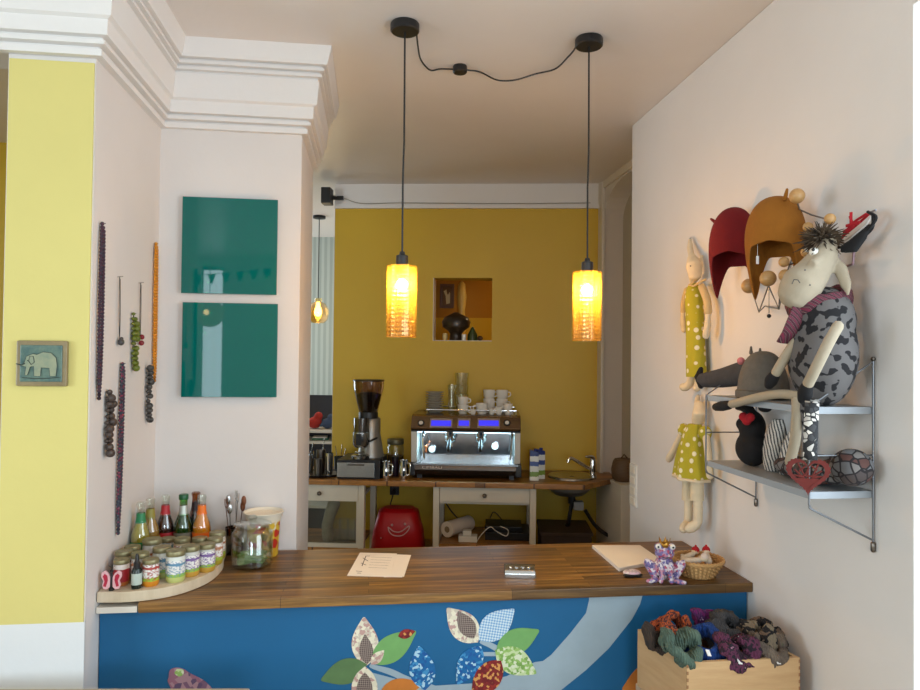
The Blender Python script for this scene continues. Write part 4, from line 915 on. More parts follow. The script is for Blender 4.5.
PATCHB = cells('dark_patchwork', [S(92, 90, 90), S(70, 60, 58), S(112, 106, 102), S(80, 52, 46), S(98, 98, 100)], 42, .9, edge=S(26, 20, 22))
r = thing('patchwork_cap', 'dark patchwork cloth cap on the near end of the lower shelf', 'hat', aw(830, 478, .08))
b = MB(); yA, yB = aw(785, 470, .08).y, aw(866, 470, .06).y
xm = XW-.075
b.ball((xm+.008, yB+.040, zL+.060), (.050, .048, .046), 18, 12); b.ball((xm, yA*.45+yB*.55, zL+.040), (.056, .080, .038), 18, 12); b.ball((xm-.006, yA*.80+yB*.20, zL+.030), (.050, .085, .029), 18, 12)
b.blob('body', PATCHB, r, .005, 5)
RIB = cells('black_white_leaf_ribbon', [S(216, 210, 200), S(34, 34, 36), S(190, 184, 176), S(60, 60, 62)], 75, .8, edge=S(30, 30, 32))
r = thing('heart_ornament', 'openwork red-brown wooden heart hanging on a black and white ribbon', 'ornament', aw(811, 400, SD+.004))
ho = SD+.035
rc = spline([aw(812, 399, SD-.012), aw(812, 404, ho), aw(811, 425, ho+.002), aw(810, 460, ho)], 5); rd = V((math.cos(-.5), math.sin(-.5), 0))*.0155
MB().grid([[p-rd, p, p+rd] for p in rc]).build('ribbon', RIB, r, solid=.0016)
# make ribbon and heart face the viewer side
hc = aw(808, 474, ho); s = depth(hc)/FOC; HA = math.radians(-28); HT = Matrix.Translation(hc) @ Matrix.Rotation(HA, 4, 'Z')
def hpt(t, k): 
    x = 16*math.sin(t)**3; y = 13*math.cos(t)-5*math.cos(2*t)-2*math.cos(3*t)-math.cos(4*t); return x*k, y*k
HM = M('red_brown_wood', S(100, 28, 20), .85, var=.2, scale=40)
kk = 20*s/16.5; hp = lambda a, z, h: HT @ V((a, h, z))
b = MB(); nn = 72
for i in range(nn):
    t0, t1 = 2*PI*i/nn, 2*PI*(i+1)/nn; w0 = 1+.06*(i % 2); w1 = 1+.06*((i+1) % 2)
    A, B = hpt(t0, kk*w0), hpt(t1, kk*w1); C_, D_ = hpt(t1, kk*.78), hpt(t0, kk*.78); b.prism([A, B, C_, D_], hp, -.003, .003)
b.build('heart_rim', HM, r, flat=True)
b = MB()
low = [hpt(2*PI*i/40, kk*.80) for i in range(41)]; lowp = [(x, y) for x, y in low if y < -3.2*kk]
b.prism(lowp, hp, -.002, .002)
for (x0, y0, x1, y1) in ((-13, -2, 13, -2), (0, 4, 0, -4), (-9, 10, -3, -2), (-3, -2, 1, 6), (9, 10, 4, -2), (12, 4, 4, -2), (-12, 4, -6, -2), (3, 8, 8, 4), (-8, 2, -2, 8), (-11, -2, -3, -4), (11, -2, 3, -4)): b.tube([hp(x0*kk*.85, y0*kk*.85, 0), hp(x1*kk*.85, y1*kk*.85, 0)], .0022, 6)
b.build('filigree', HM, r)

# ------------------------------------------------------------------ cloth rabbit dolls hanging on the right wall
LIME = dots('lime_polka_cotton', S(172, 162, 36), S(230, 222, 190), 33, .27); LACE = M('lace_cotton', S(220, 204, 172), .95, bump=.7, scale=30); LIMES = M('sleeve_beige', S(214, 186, 136), .95)
def dl(px, py, out=.04): return aw(px, py, out)
r = thing('rabbit_doll', 'upper cloth rabbit doll in a long lime polka dot dress hanging on the right wall', 'doll', dl(694, 240, 0), 'cloth rabbit dolls')
b = MB(); b.tube([dl(690, 240, .02), dl(690, 248, .035), dl(692, 258, .05)], [.008, .013, .012], 10, round_caps=True); b.tube([dl(692, 258, .05), dl(694, 266, .06), dl(695, 275, .055), dl(693, 281, .045)], [.018, .030, .026, .013], 14, round_caps=True); b.tube([dl(702, 256, .02), dl(701, 264, .03), dl(697, 275, .04)], [.006, .010, .012], 8, round_caps=True)
b.blob('head', CREAM, r, .005, 4)
rows = []
for (px, py, w_, d_) in ((693.5, 283, .012, .014), (693.5, 290, .032, .030), (694, 300, .036, .034), (695, 320, .036, .032), (695.5, 345, .040, .034), (696.5, 377, .044, .036)):
    c = dl(px, py, .045); rows.append([c+V((d_*math.cos(a), w_*math.sin(a), 0)) for a in [2*PI*j/20 for j in range(20)]])
b = MB(); b.grid(rows, True); b.add(rows[0], [tuple(range(20))]); b.add(rows[-1], [tuple(range(20))]); b.build('dress', LIME, r, sub=1)
MB().tube(spline([dl(702, 287, .045), dl(707, 300, .05), dl(708, 312, .052)], 4), [.014]*9, 10, round_caps=True).build('sleeve', LIMES, r)
b = MB(); b.tube(spline([dl(687, 290, .04), dl(684, 302, .045), dl(683.5, 312, .045)], 4), [.012]*9, 10, round_caps=True); b.build('sleeve', LIMES, r)
b = MB(); b.tube(spline([dl(708, 312, .052), dl(707.5, 325, .055), dl(706, 336, .055)], 4), [.010, .010, .010, .011, .012, .012, .012, .013, .012], 10, round_caps=True); b.build('hand', CREAM, r); b = MB(); b.tube(spline([dl(683.5, 312, .045), dl(683, 322, .045), dl(684, 330, .045)], 4), .011, 10, round_caps=True); b.build('hand', CREAM, r)
b = MB(); b.tube(spline([dl(692, 376, .04), dl(690, 383, .045), dl(686, 387, .05), dl(683, 387, .055)], 4), .015, 12, round_caps=True); b.build('foot', CREAM, r); b = MB(); b.tube(spline([dl(699, 376, .04), dl(698, 384, .045), dl(697, 388, .05)], 4), .014, 12, round_caps=True); b.build('foot', CREAM, r)
b = MB(); b.tube([dl(694, 282, .065), dl(689, 285, .07), dl(694, 286, .07), dl(700, 282, .065), dl(706, 279, .05)], .004, 6); b.build('neck_bow', LIMES, r)
MB().tube([dl(690, 238, 0), dl(690, 238, .022), dl(690, 241, .022)], .0015, 6).build('hanging_loop', WIRE, r)
b = MB(); b.ball(dl(690.5, 266, .089), .0026, 8, 6); b.build('eye', BLACK, r)

r = thing('rabbit_doll', 'lower cloth rabbit doll in a short lime polka dot dress with bare feet', 'doll', dl(696, 395, 0), 'cloth rabbit dolls')
b = MB(); b.tube([dl(698, 396, .02), dl(697, 402, .03), dl(699, 407, .045)], [.008, .012, .013], 10, round_caps=True); b.tube([dl(699, 405, .045), dl(699.5, 413, .052), dl(698, 421, .045), dl(697, 424, .04)], [.018, .026, .024, .012], 14, round_caps=True); b.tube([dl(706, 398, .012), dl(705, 408, .024), dl(701, 416, .04)], [.006, .010, .01], 8, round_caps=True)
b.blob('head', CREAM, r, .005, 4)
rows = []
for (px, py, w_, d_) in ((695, 424, .024, .020), (694, 430, .040, .032), (693, 438, .044, .036), (692, 448, .056, .044), (691.5, 460, .072, .050), (691, 476, .088, .054)):
    c = dl(px, py, .06); rows.append([c+V((d_*(1+.12*math.sin(6*a))*math.cos(a), w_*(1+.07*math.sin(6*a))*math.sin(a), 0)) for a in [2*PI*j/36 for j in range(36)]])
b = MB(); b.grid(rows, True); b.add(rows[0], [tuple(range(36))]); b.add(rows[-1], [tuple(range(36))])
for (x, y) in ((684, 430), (705, 433)): b.ball(dl(x, y, .058), (.024, .022, .026), 12, 8)
b.build('dress', LIME, r)
MB().grid([[V((p.x, p.y, p.z))+V((0, 0, -dz)) for p in rows[-1]] for dz in (.001, .012)], True).build('hem_lace', CREAM, r, solid=.003)
b = MB(); b.tube(spline([dl(682, 434, .06), dl(676, 446, .065), dl(669, 459, .07)], 4), [.013]*7+[.015, .014], 10, round_caps=True); b.build('arm', CREAM, r); b = MB(); b.tube(spline([dl(706, 436, .06), dl(708, 452, .06), dl(709, 468, .055), dl(710, 476, .05)], 4), .0125, 10, round_caps=True); b.build('arm', CREAM, r)
for x in (688.5, 697): MB().tube([dl(x, 476, .06), dl(x, 490, .06), dl(x, 500, .06)], [.023, .024, .025], 14).build('lace_trouser_leg', LACE, r)
for x, dx in ((688.5, -5), (698, -9)): MB().tube(spline([dl(x, 499, .06), dl(x, 514, .06), dl(x-1, 523, .062), dl(x+dx, 529, .09)], 4), [.016]*9+[.018, .018, .019, .016], 12, round_caps=True).build('leg', CREAM, r)
MB().tube([dl(698, 395, 0), dl(698, 395, .022), dl(698, 397, .022)], .0015, 6).build('hanging_loop', WIRE, r)

# light switch strip on the right wall
yS0, yS1 = aw(637.5, 485, 0).y, aw(631.2, 485, 0).y; z0, z1 = aw(634, 506, 0).z, aw(634, 464, 0).z
r = thing('switch_strip', 'vertical white strip of light switches at the far edge of the right wall', 'light switch', (XW, (yS0+yS1)/2, z0))
MB().box(XW-.009, XW, yS0, yS1, z0, z1).build('plate', PORC, r, bev=.002)
for k in range(4):
    h = (z1-z0)/4; MB().box(XW-.0125, XW-.008, yS0+.012, yS1-.012, z0+h*k+.008, z0+h*(k+1)-.008).build('rocker', M('switch_cream', S(226, 216, 198), .35), r, bev=.0015)

# ------------------------------------------------------------------ kitchen: back counter
KZ = .90; WF = -.50                       # worktop height, front edge (w)
def kx(px, w, py=470): return kw(px, py, w).x
uA = kx(290, WF)-.25; uE = kx(585, WF); uF = kx(612, -.12)
poly = [(uA, WF), (uE, WF), (uF, -.25), (uF, -.002), (uA, -.002)]
tag(MB(KT).prism(poly, lambda a, c, h: V((a, c, h)), KZ-.03, KZ).build('kitchen_worktop', KWORK, None, bev=.003), 'oak kitchen worktop with chamfered end along the yellow back wall', 'worktop')
def kthing(name, lab, cat, u, w, z, group=None): return thing(name, lab, cat, KT @ V((u, w, z)), group)
def desk(lab, u0, u1, drw, lowz, shelf, glassdoor=False):
    r = kthing('desk_unit', lab, 'cabinet', (u0+u1)/2, WF+.2, 0, 'white units under the kitchen worktop'); t = .035; y0, y1 = WF+.03, -.03
    for x in (u0, u1-t):
        for (p, q) in ((y0, y0+.05), (y1-.05, y1)): MB(KT).box(x, x+t, p, q, 0, KZ-.032).build('leg', DESK, r, bev=.002)
    MB(KT).box(u0+t, u1-t, y0+.03, y1-.05, KZ-.135, KZ-.12).build('drawer_floor', DESK, r)
    d = MB(KT).box(u0+t+.002, u1-t-.002, y0+.004, y0+.022, KZ-drw, KZ-.036).build('drawer', DESK, r, bev=.002)
    MB(KT).ball(((u0+u1)/2, y0-.014, KZ-.036-(drw-.036)/2), .013, 14, 10).tube([((u0+u1)/2, y0-.01, KZ-.036-(drw-.036)/2), ((u0+u1)/2, y0+.006, KZ-.036-(drw-.036)/2)], .005, 8).build('knob', DSTEEL, d)
    MB(KT).box(u0+t, u1-t, y0+.01, y1, shelf-.02, shelf).build('shelf', KWORK, r, bev=.002)
    return r, y0, y1, t
u1r, u2r = kx(433, WF+.03, 515), kx(536, WF+.03, 515)
rD, y0, y1, t = desk('white desk unit with one drawer under the espresso machine', u1r, u2r, .118, 0, .535)
u1l, u2l = kx(292, WF+.03, 515)-.1, kx(364, WF+.03, 515)
rL, y0, y1, t = desk('white glass-fronted unit with one drawer at the left of the kitchen', u1l, u2l, .13, 0, .50)
b = MB(KT); b.box(u1l+t, u2l-t, y0+.005, y0+.02, .50, .525); b.box(u2l-t-.012, u2l-t, y0+.005, y0+.02, .525, KZ-.13); fr = b.build('door_frame', DESK, rL, bev=.001)
MB(KT).box(u1l+t, u2l-t-.012, y0+.010, y0+.013, .525, KZ-.13).build('glass_pane', glass('dim_glass', (.8, .82, .78, 1)), fr, flat=True)
rb = kthing('low_shelf', 'long low wooden shelf between the desk units behind the bar', 'shelf', (u2l+u1r)/2, -.2, 0)
MB(KT).box(u2l+.004, u1r-.004, WF+.06, -.03, .43, .45).build('board', KWORK, rb, bev=.002)
for x in (u2l+.01, u1r-.04): MB(KT).box(x, x+.03, WF+.08, -.05, 0, .43).build('leg', DESK, rb)
# glasses and pale jug in the left unit
rj = kthing('paper_cups', 'pale leaning stack of paper cups in the left glass-fronted unit', 'cups', kx(328, -.35, 530), -.35, .50)
c = KT @ V((kx(328, -.35, 530), -.35, .50))
b = MB(); b.tube([c+V((.0, 0, .03)), c+V((-.006, 0, .10)), c+V((.012, 0, .17)), c+V((.034, 0, .23))], [.035, .033, .036, .038], 14, round_caps=True); b.build('cup_stack', M('pale_stack', S(196, 180, 156), .6, var=.35, scale=30), rj)
def tumbler(lab, P, rad, h, grp, name='drinking_glass', mat=None):
    r = MB().lathe([(0, 0), (rad*.8, 0), (rad*.86, .003), (rad, h), (rad-.002, h), (rad*.8, .007), (0, .007)], P, 20).build(name, mat or CLEAR, None); return tag(r, lab, 'glass', grp)
nm = ['first', 'second', 'third', 'fourth', 'fifth']
for i, px in enumerate((336, 342, 348, 353)):
    tumbler(nm[i]+' upright glass right of the pale cups in the glass-fronted unit', KT @ V((kx(px, -.3, 530)+.012*i, -.3, .50)), .03, .13, 'glasses in the left unit')
# red smiling bag
RB = M('red_vinyl', S(186, 14, 24), .4, var=.05); SM = M('white_print', S(230, 190, 190), .6)
wz = WF+.14; ub = kx(396, wz, 525); zt_ = kw(396, 511, wz).z
r = kthing('smiling_bag', 'red rounded bag with a white smiling face on the low shelf', 'bag', ub, wz+.1, .45)
hw0, hw1 = (kx(422, wz, 548)-kx(370, wz, 548))/2, (kx(414, wz, 512)-kx(379, wz, 512))/2
rows = []
for (z, f, g) in ((.4505, .98, .9), (.46, 1.04, 1), (.56, 1-.03, 1), (.68, 1-.24, .95), (zt_-.012, hw1/hw0, .85), (zt_, hw1/hw0*.86, .6)):
    row = []
    for j in range(32):
        a = 2*PI*j/32; ca, sa = math.cos(a), math.sin(a); q = lambda v_: math.copysign(abs(v_)**.55, v_)
        row.append(V((ub+hw0*f*q(ca), wz+.11+.10*g*q(sa), z)))
    rows.append(row)
b = MB(KT); b.grid(rows, True); b.add(rows[0], [tuple(range(32))]); b.add(rows[-1], [tuple(range(32))]); b.build('bag_body', RB, r, ang=70)
yf = wz+.004
def fp_(px, py): q = kw(px, py, yf); return V((q.x, yf, q.z))
b = MB(KT); b.tube(spline([fp_(388, 527), fp_(394, 531.5), fp_(401, 531.5), fp_(409, 526), fp_(408, 530.5), fp_(402, 535.5), fp_(394, 535.5), fp_(389.5, 532), fp_(388, 527)], 5), .0032, 6)
b.ball(fp_(392, 525), .0075, 10, 6); b.ball(fp_(405, 524), .0075, 10, 6); b.ball(fp_(381, 538), .004, 10, 6); b.build('smile_print', SM, r)
# plug on wall above the bag
pk = kw(394, 491, -.03); r = kthing('wall_socket', 'dark plug and socket on the wall above the red bag', 'socket', pk.x, 0, pk.z-.03)
MB(KT).box(pk.x-.03, pk.x+.03, -.012, 0, pk.z-.03, pk.z+.03).build('plate', BLACK, r, bev=.003); MB(KT).tube([(pk.x, -.012, pk.z), (pk.x, -.045, pk.z-.005)], .016, 12).tube([(pk.x, -.04, pk.z-.006), (pk.x-.02, -.04, pk.z-.08), (pk.x-.01, -.02, .5)], .004, 8).build('plug', BLACK, r)
# things on the desk shelf
sz = .536
P = KT @ V((kx(449, -.30, 538), -.30, sz+.047)); d = (KT.to_3x3() @ V((.55, .8, 0))).normalized()
r = thing('paper_roll', 'white paper roll lying on the desk shelf', 'paper roll', P)
b = MB(); b.tube([P-d*.02, P+d*.20], .047, 24); b.build('roll', PAPER, r); MB().tube([P-d*.0205, P-d*.018], .019, 16).build('core', M('card_core', S(150, 130, 100), .8), r)
c0_ = kx(470, -.3, 535)
r = kthing('power_adapter', 'white electric adapter block beside the paper roll', 'adapter', kx(461, -.32, 536), -.32, sz); x_ = kx(468, -.38, 536)
MB(KT).box(x_-.055, x_+.055, -.42, -.35, sz, sz+.035).build('case', PORC, r, bev=.004); MB(KT).box(x_-.03, x_+.02, -.41, -.36, sz+.036, sz+.065).build('plug_block', PORC, r, bev=.004)
x_ = kx(505, -.28, 535); r = kthing('black_device', 'flat black electronic box with cables on the desk shelf', 'device', x_, -.25, sz)
MB(KT).box(x_-.12, x_+.15, -.36, -.12, sz, sz+.045).build('case', BLACK, r, bev=.004); MB(KT).box(x_-.12, x_+.10, -.33, -.14, sz+.046, sz+.075).build('upper_case', BLACK, r, bev=.004)
r = kthing('white_cable', 'thin white cable looped over the black device', 'cable', x_, -.36, sz)
cb = lambda *p: [KT @ V(kwp) for kwp in p]
MB().tube(spline([KT @ kw(a, c_, -.385) for a, c_ in ((476, 543), (481, 535), (490, 527), (496, 531), (506, 536), (508, 530), (500, 526))], 6), .0026, 6).build('cable', PORC, r)
r = kthing('black_cable', 'black cable hanging behind the desk drawer', 'cable', x_, -.1, sz)
MB().tube(spline([KT @ kw(a, c_, -.1) for a, c_ in ((444, 500), (452, 512), (462, 522), (472, 528), (484, 533))], 6), .004, 6).build('cable', BLACK, r); MB().tube(spline([KT @ kw(a, c_, -.1) for a, c_ in ((490, 518), (494, 512), (502, 520), (506, 528))], 6), .003, 6).build('loop', BLACK, r)

# espresso machine
MW = -.40; D0 = lambda px, py: kw(px, py, MW)
mu0, mu1 = D0(412, 450).x, D0(519.5, 450).x; mz0 = KZ+.028; mz1 = D0(466, 417).z; mc = (mu0+mu1)/2
r = kthing('espresso_machine', 'two-group chrome espresso machine with lit work area on the kitchen worktop', 'coffee machine', mc, MW+.2, KZ)
Z = lambda py: D0(466, py).z
zd0, zd1, ztop = Z(463), Z(430.5), Z(415.5)
MIR = M('polished_steel', S(170, 176, 182), .12, 1, .05)
PEARL = M('pearl_side_panel', S(216, 214, 206), .3)
MB(KT).box(mu0+.03, mu1-.03, MW+.16, MW+.40, zd0-.02, ztop-.01).build('back_body', MIR, r, bev=.006)
# upper housing with slanted control face
b = MB(KT); b.prism([(MW-.02, zd1), (MW-.03, zd1+.016), (MW+.02, ztop-.012), (MW+.05, ztop), (MW+.40, ztop), (MW+.40, zd1), (MW+.1, zd1)], lambda y, z, x: V((x, y, z)), mu0-.006, mu1+.006); b.build('upper_housing', M('brown_chrome', S(150, 128, 104), .22, .9, .08), r, bev=.004)
MB(KT).box(mu0-.004, mu1+.004, MW-.026, MW+.1, zd1-.008, zd1-.0005).build('black_strip', BLACK, r)  # thin black strip along the bottom of the upper housing
def face(px, py, off=.002):
    """point on the slanted control face"""
    a = V((0, MW-.03, zd1+.016)); c = V((0, MW+.02, ztop-.012)); t = max(0, min(1, (kw(px, py, MW).z-a.z)/(c.z-a.z))); q = a.lerp(c, t); n_ = V((0, -(c.z-a.z), (c.y-a.y))).normalized()
    return V((kw(px, py, MW).x, q.y, q.z))+n_*off
fn_ = V((0, -(ztop-.012-zd1-.016), .05)).normalized(); fu = V((0, .05, ztop-.012-zd1-.016)).normalized()
def fplate(name, px0, px1, py0, py1, off, th, mat, parent):
    A, B = face(px0, py1, off), face(px1, py0, off); x0, x1 = A.x, B.x; h = (B-A).dot(fu); vs = []
    for dz in (0, h):
        for dd in (0, th):
            for x in (x0, x1): vs.append(V((x, A.y, A.z))+fu*dz-fn_*(-dd))
    return MB(KT).add(vs, [(0, 2, 3, 1), (4, 5, 7, 6), (0, 1, 5, 4), (2, 6, 7, 3), (0, 4, 6, 2), (1, 3, 7, 5)]).build(name, mat, parent, bev=.001)
BLU = emit('blue_display', (.06, .05, 1, 1), .9); LED = emit('white_led_strip', (.62, .86, 1, 1), 5)
for p0_, p1_ in ((430, 452.5), (457.5, 470.5), (477.5, 500)):
    o = fplate('display_bezel', p0_, p1_, 419, 427.5, .0005, .003, M('bezel', S(186, 172, 160), .3, .6), r)
    fplate('display_screen', p0_+1.3, p1_-1.3, 421, 425.8, .0036, .001, BLU, o)
for px in (421.2, 507):
    P = face(px, 423, 0); ax_ = [P, P+fn_*.004]; o = MB(KT).tube(ax_, .021, 20).build('dial_bezel', BLACK, r); MB(KT).tube([P+fn_*.003, P+fn_*.0055], .0125, 20).build('dial_face', PORC, o)
# work area
for (x0, x1, nm_) in ((mu0-.004, mu0+.03, 'l'), (mu1-.03, mu1+.004, 'r')):
    b = MB(KT); b.prism([(MW-.02, zd1-.004), (MW-.012, zd0+.06), (MW+.0, zd0), (MW+.4, zd0-.02), (MW+.4, zd1), (MW, zd1)], lambda y, z, x: V((x, y, z)), x0, x1); b.build('side_panel', PEARL, r, bev=.003)
MB(KT).box(mu0+.03, mu1-.03, MW+.03, MW+.05, zd1-.018, zd1-.009).build('led_strip', LED, r, flat=True)
for k in range(3):
    ld = bpy.data.lights.new('machine_light', 'AREA'); ld.shape = 'RECTANGLE'; ld.size = .15; ld.size_y = .02; ld.energy = 1.1; ld.color = (.45, .8, 1); lo = bpy.data.objects.new('machine_light', ld); COL.objects.link(lo)
    lo.location = KT @ V((mu0+.14+k*(mu1-mu0-.28)/2, MW+.06, zd1-.022))
b = MB(KT); b.box(mu0+.01, mu1-.01, MW-.03, MW+.17, zd0-.012, zd0-.002)
for k in range(26): x = mu0+.03+k*(mu1-mu0-.06)/25; b.box(x-.004, x+.004, MW-.026, MW+.16, zd0-.002, zd0+.002)
b.build('drip_tray', STEEL, r, flat=True)
b = MB(KT); b.prism([(MW-.03, zd0-.012), (MW-.036, mz0+.03), (MW-.02, mz0), (MW+.40, mz0), (MW+.40, zd0-.012)], lambda y, z, x: V((x, y, z)), mu0+.02, mu1-.02); b.build('front_panel', M('dark_front_steel', S(84, 76, 70), .35, .9, .1), r, bev=.004)
for x0, x1 in ((mu0-.012, mu0+.024), (mu1-.024, mu1+.012)): MB(KT).box(x0, x1, MW-.03, MW+.4, mz0-.006, zd0-.004).build('corner_foot', BLACK, r, bev=.006)
for x in (mu0+.03, mu1-.06):
    for y in (MW+.02, MW+.33): MB(KT).box(x, x+.03, y, y+.03, KZ, mz0).build('rubber_foot', BLACK, r)
lt = kw(432, 467.5, MW-.037)
tv, tf = fuse_text('CIMBALI', .026, Matrix.Translation(V((lt.x, MW-.0372, lt.z))) @ Matrix.Rotation(PI/2, 4, 'X') @ Matrix.Diagonal((1.25, .75, 1, 1)))
MB(KT).add(tv, tf).build('lettering', M('pale_lettering', S(206, 200, 190), .4), r, flat=True)
for gx in (449.5, 480.5):
    x = D0(gx, 440).x; o = MB(KT).lathe([(0, zd1-.005), (.036, zd1-.005), (.036, zd1-.03), (.030, zd1-.045), (0, zd1-.045)], (x, MW+.06, 0), 24).build('group_head', CHROME, r)
    hz = zd1-.052
    pf = MB(KT).lathe([(0, hz+.006), (.033, hz+.006), (.033, hz-.012), (.022, hz-.026), (0, hz-.028)], (x, MW+.06, 0), 24).tube([(x-.008, MW+.06, hz-.026), (x-.012, MW+.06, hz-.05)], .006, 8).tube([(x+.008, MW+.06, hz-.026), (x+.012, MW+.06, hz-.05)], .006, 8).build('portafilter', CHROME, r)
    MB(KT).tube([(x, MW+.03, hz-.004), (x, MW-.0, hz-.014), (x, MW-.06, hz-.038), (x, MW-.09, hz-.052)], [.007, .011, .013, .011], 12, round_caps=True).build('handle', BLACK, pf)
for gx, dx in ((423, .02), (512, -.02)):
    x = D0(gx, 440).x; b = MB(KT); b.tube(spline([(x, MW+.02, zd1-.02), (x, MW-.01, zd1-.05), (x+dx*.2, MW-.015, zd0+.07), (x+dx*.5, MW-.012, zd0+.025)], 5), .0055, 8); b.ball((x, MW+.02, zd1-.025), .013, 12, 8); b.build('steam_wand', CHROME, r)
for gx, gy in ((432, 449), (495, 446)):
    q = kw(gx, gy, MW+.155); MB(KT).tube([(q.x, MW+.16, q.z), (q.x, MW+.148, q.z)], .025, 24).build('gauge_rim', CHROME, r); MB(KT).tube([(q.x, MW+.149, q.z), (q.x, MW+.146, q.z)], .021, 24).build('gauge_face', PORC, r)
q = kw(426, 452, MW+.06); b = MB(KT); b.tube([(q.x, MW+.16, q.z+.03), (q.x, MW+.06, q.z+.03), (q.x, MW+.05, q.z)], .008, 8); b.ball((q.x, MW+.06, q.z+.032), .012, 12, 8); b.build('water_tap', M('copper', S(190, 110, 70), .25, .9), r)
b = MB(KT); zr_ = ztop+.026
b.tube([(mu0+.08, MW+.07, zr_), (mu1-.02, MW+.07, zr_), (mu1-.02, MW+.38, zr_), (mu0+.08, MW+.38, zr_)], .004, 8, closed=True)
for x in (mu0+.08, mc, mu1-.02): b.tube([(x, MW+.07, ztop-.002), (x, MW+.07, zr_)], .003, 6)
b.build('cup_rail', CHROME, r)
# crockery on top
zc = ztop+.001
def kp(px, w, z): return KT @ V((kw(px, 410, w).x, w, z))
P = kp(434.5, MW+.16, zc); s = depth(P)/FOC; PLT = M('grey_white_plate', S(190, 184, 172), .25)
NP = 9; hz = (kw(434, 391.5, MW+.16).z-zc)/NP
ordn = ['bottom', 'second', 'third', 'fourth', 'fifth', 'sixth', 'seventh', 'eighth', 'top']
pl0 = None
for i in range(NP):
    lab = ordn[i]+' saucer '+('of' if i in (0, 8) else 'from the bottom of')+' the pale stack on the espresso machine'
    loc = (P.x, P.y, zc+i*hz)
    if pl0 is None:
        pl0 = MB().lathe([(0, 0), (.034, 0), (.038, .004), (.056, hz*.93-.002), (.0575, hz*.93), (.055, hz*.95), (.035, .006), (0, .005)], (0, 0, 0), 32).build('saucer', PLT, None); o = pl0; o.location = loc
    else: o = pl0.copy(); COL.objects.link(o); o.location = loc
    tag(o, lab, 'saucer', 'saucers stacked on the espresso machine')
def mug(lab, px, w, z, rad, h, side=1, name='coffee_cup', taper=.75):
    P = kp(px, w, z); r = thing(name, lab, 'cup', P, 'white cups on the espresso machine')
    MB().lathe([(0, 0), (rad*.6, 0), (rad*.66, .003), (rad*(taper+.13), h*.35), (rad, h), (rad-.003, h), (rad*(taper+.1), h*.36), (rad*.55, .006), (0, .006)], P, 24).build('cup_body', PORC, r)
    u = KT.to_3x3() @ V((side, -.25, 0)).normalized()
    MB().tube(spline([P+u*(rad*.9)+V((0, 0, h*.8)), P+u*(rad*1.35)+V((0, 0, h*.75)), P+u*(rad*1.4)+V((0, 0, h*.45)), P+u*(rad*.8)+V((0, 0, h*.28))], 5), .0035, 8).build('handle', PORC, r)
    return r
w1 = MW+.11
mug('lower white cup of the left pair on the espresso machine', 463, w1, zc, .034, .056, 1); mug('upper white cup of the left pair on the espresso machine', 463, w1, zc+.0515, .033, .05, 1)
mug('low wide white cup in the middle of the espresso machine top', 482, w1, zc, .038, .066, -1)
mug('small white cup in front between the two wide cups', 473, w1-.035, zc, .018, .03, -1); mug('smallest white espresso cup at the front of the tall cups', 491.5, w1-.03, zc, .018, .036, 1); mug('white espresso cup right of the smallest one', 499, w1-.03, zc, .022, .044, -1); mug('rightmost white cup on the espresso machine', 508, w1-.02, zc, .028, .066, -1)
w2 = MW+.22
mug('lower tall white mug of the left rear stack', 489, w2, zc, .036, .088, 1, taper=.82); mug('upper tall white mug of the left rear stack', 489, w2, zc+.082, .037, .06, 1, taper=.82)
mug('lower tall white mug of the right rear stack', 502, w2, zc, .036, .088, 1, taper=.82); mug('upper tall white mug of the right rear stack', 502, w2, zc+.082, .037, .06, 1, taper=.82)
for (px, z, h, rd, lab) in ((451.5, zc, .088, .026, 'lower glass of the slim left stack'), (451.5, zc+.086, .085, .026, 'upper glass of the slim left stack'), (461.5, zc, .115, .043, 'bottom glass of the wide tall stack'), (461.5, zc+.112, .06, .044, 'middle glass of the wide tall stack'), (461.5, zc+.168, .078, .046, 'top glass of the wide tall stack')):
    tumbler(lab+' on the espresso machine', kp(px, w2 if rd > .03 else w2-.02, z), rd, h, 'glasses on the espresso machine', mat=glass('milky_glass', (.93, .94, .88, 1), base=.12))
# grinder on its knock-box base
GW = -.34
gu = kw(368, 440, GW).x; gx0, gx1 = kw(338, 470, GW-.1).x, kw(377, 470, GW-.1).x
r = kthing('knock_box', 'steel-fronted knock box drawer under the coffee grinder', 'knock box', (gx0+gx1)/2, GW, KZ)
kzt = kw(358, 459.5, GW-.1).z
MB(KT).box(gx0, gx1+.02, GW-.12, GW+.16, KZ, kzt).build('box', BLACK, r, bev=.004); d = MB(KT).box(gx0+.002, gx1-.01, GW-.134, GW-.12, KZ+.012, kzt-.014).build('drawer_front', STEEL, r, bev=.003)
MB(KT).box(gx0+.06, gx1-.07, GW-.142, GW-.132, kzt-.03, kzt-.022).build('grip', DSTEEL, d)
r = kthing('coffee_grinder', 'coffee grinder with dark bean hopper beside the espresso machine', 'coffee grinder', gu, GW, kzt)
zg = lambda py: kw(368, py, GW).z
s = depth(KT @ V((gu, GW, 1.1)))/FOC
zh0, zh1, zh2 = zg(380.5), zg(412), zg(416)
HOP = glass('smoked_hopper', (.50, .36, .24, 1), base=.06)
MB(KT).lathe([(10*s*.9, zh1), (10.5*s*.9, zh1+.006), (15*s, zg(388)), (15.3*s, zh0-.004), (15.3*s, zh0), (0, zh0+.004)], (gu, GW, 0), 32).build('hopper', HOP, r)
MB(KT).lathe([(15.6*s, zh0-.004), (15.8*s, zh0+.004), (14*s, zh0+.007), (0, zh0+.007)], (gu, GW, 0), 32).build('hopper_lid', M('dark_lid', S(40, 32, 28), .35), r)
MB(KT).lathe([(0, zh1), (9*s*.9, zh1), (13.2*s, zg(394)), (6*s, zg(392)), (0, zg(391.5))], (gu, GW, 0), 28).build('coffee_beans', M('roasted_beans', S(44, 24, 14), .5, bump=.8, var=.5, scale=90), r)
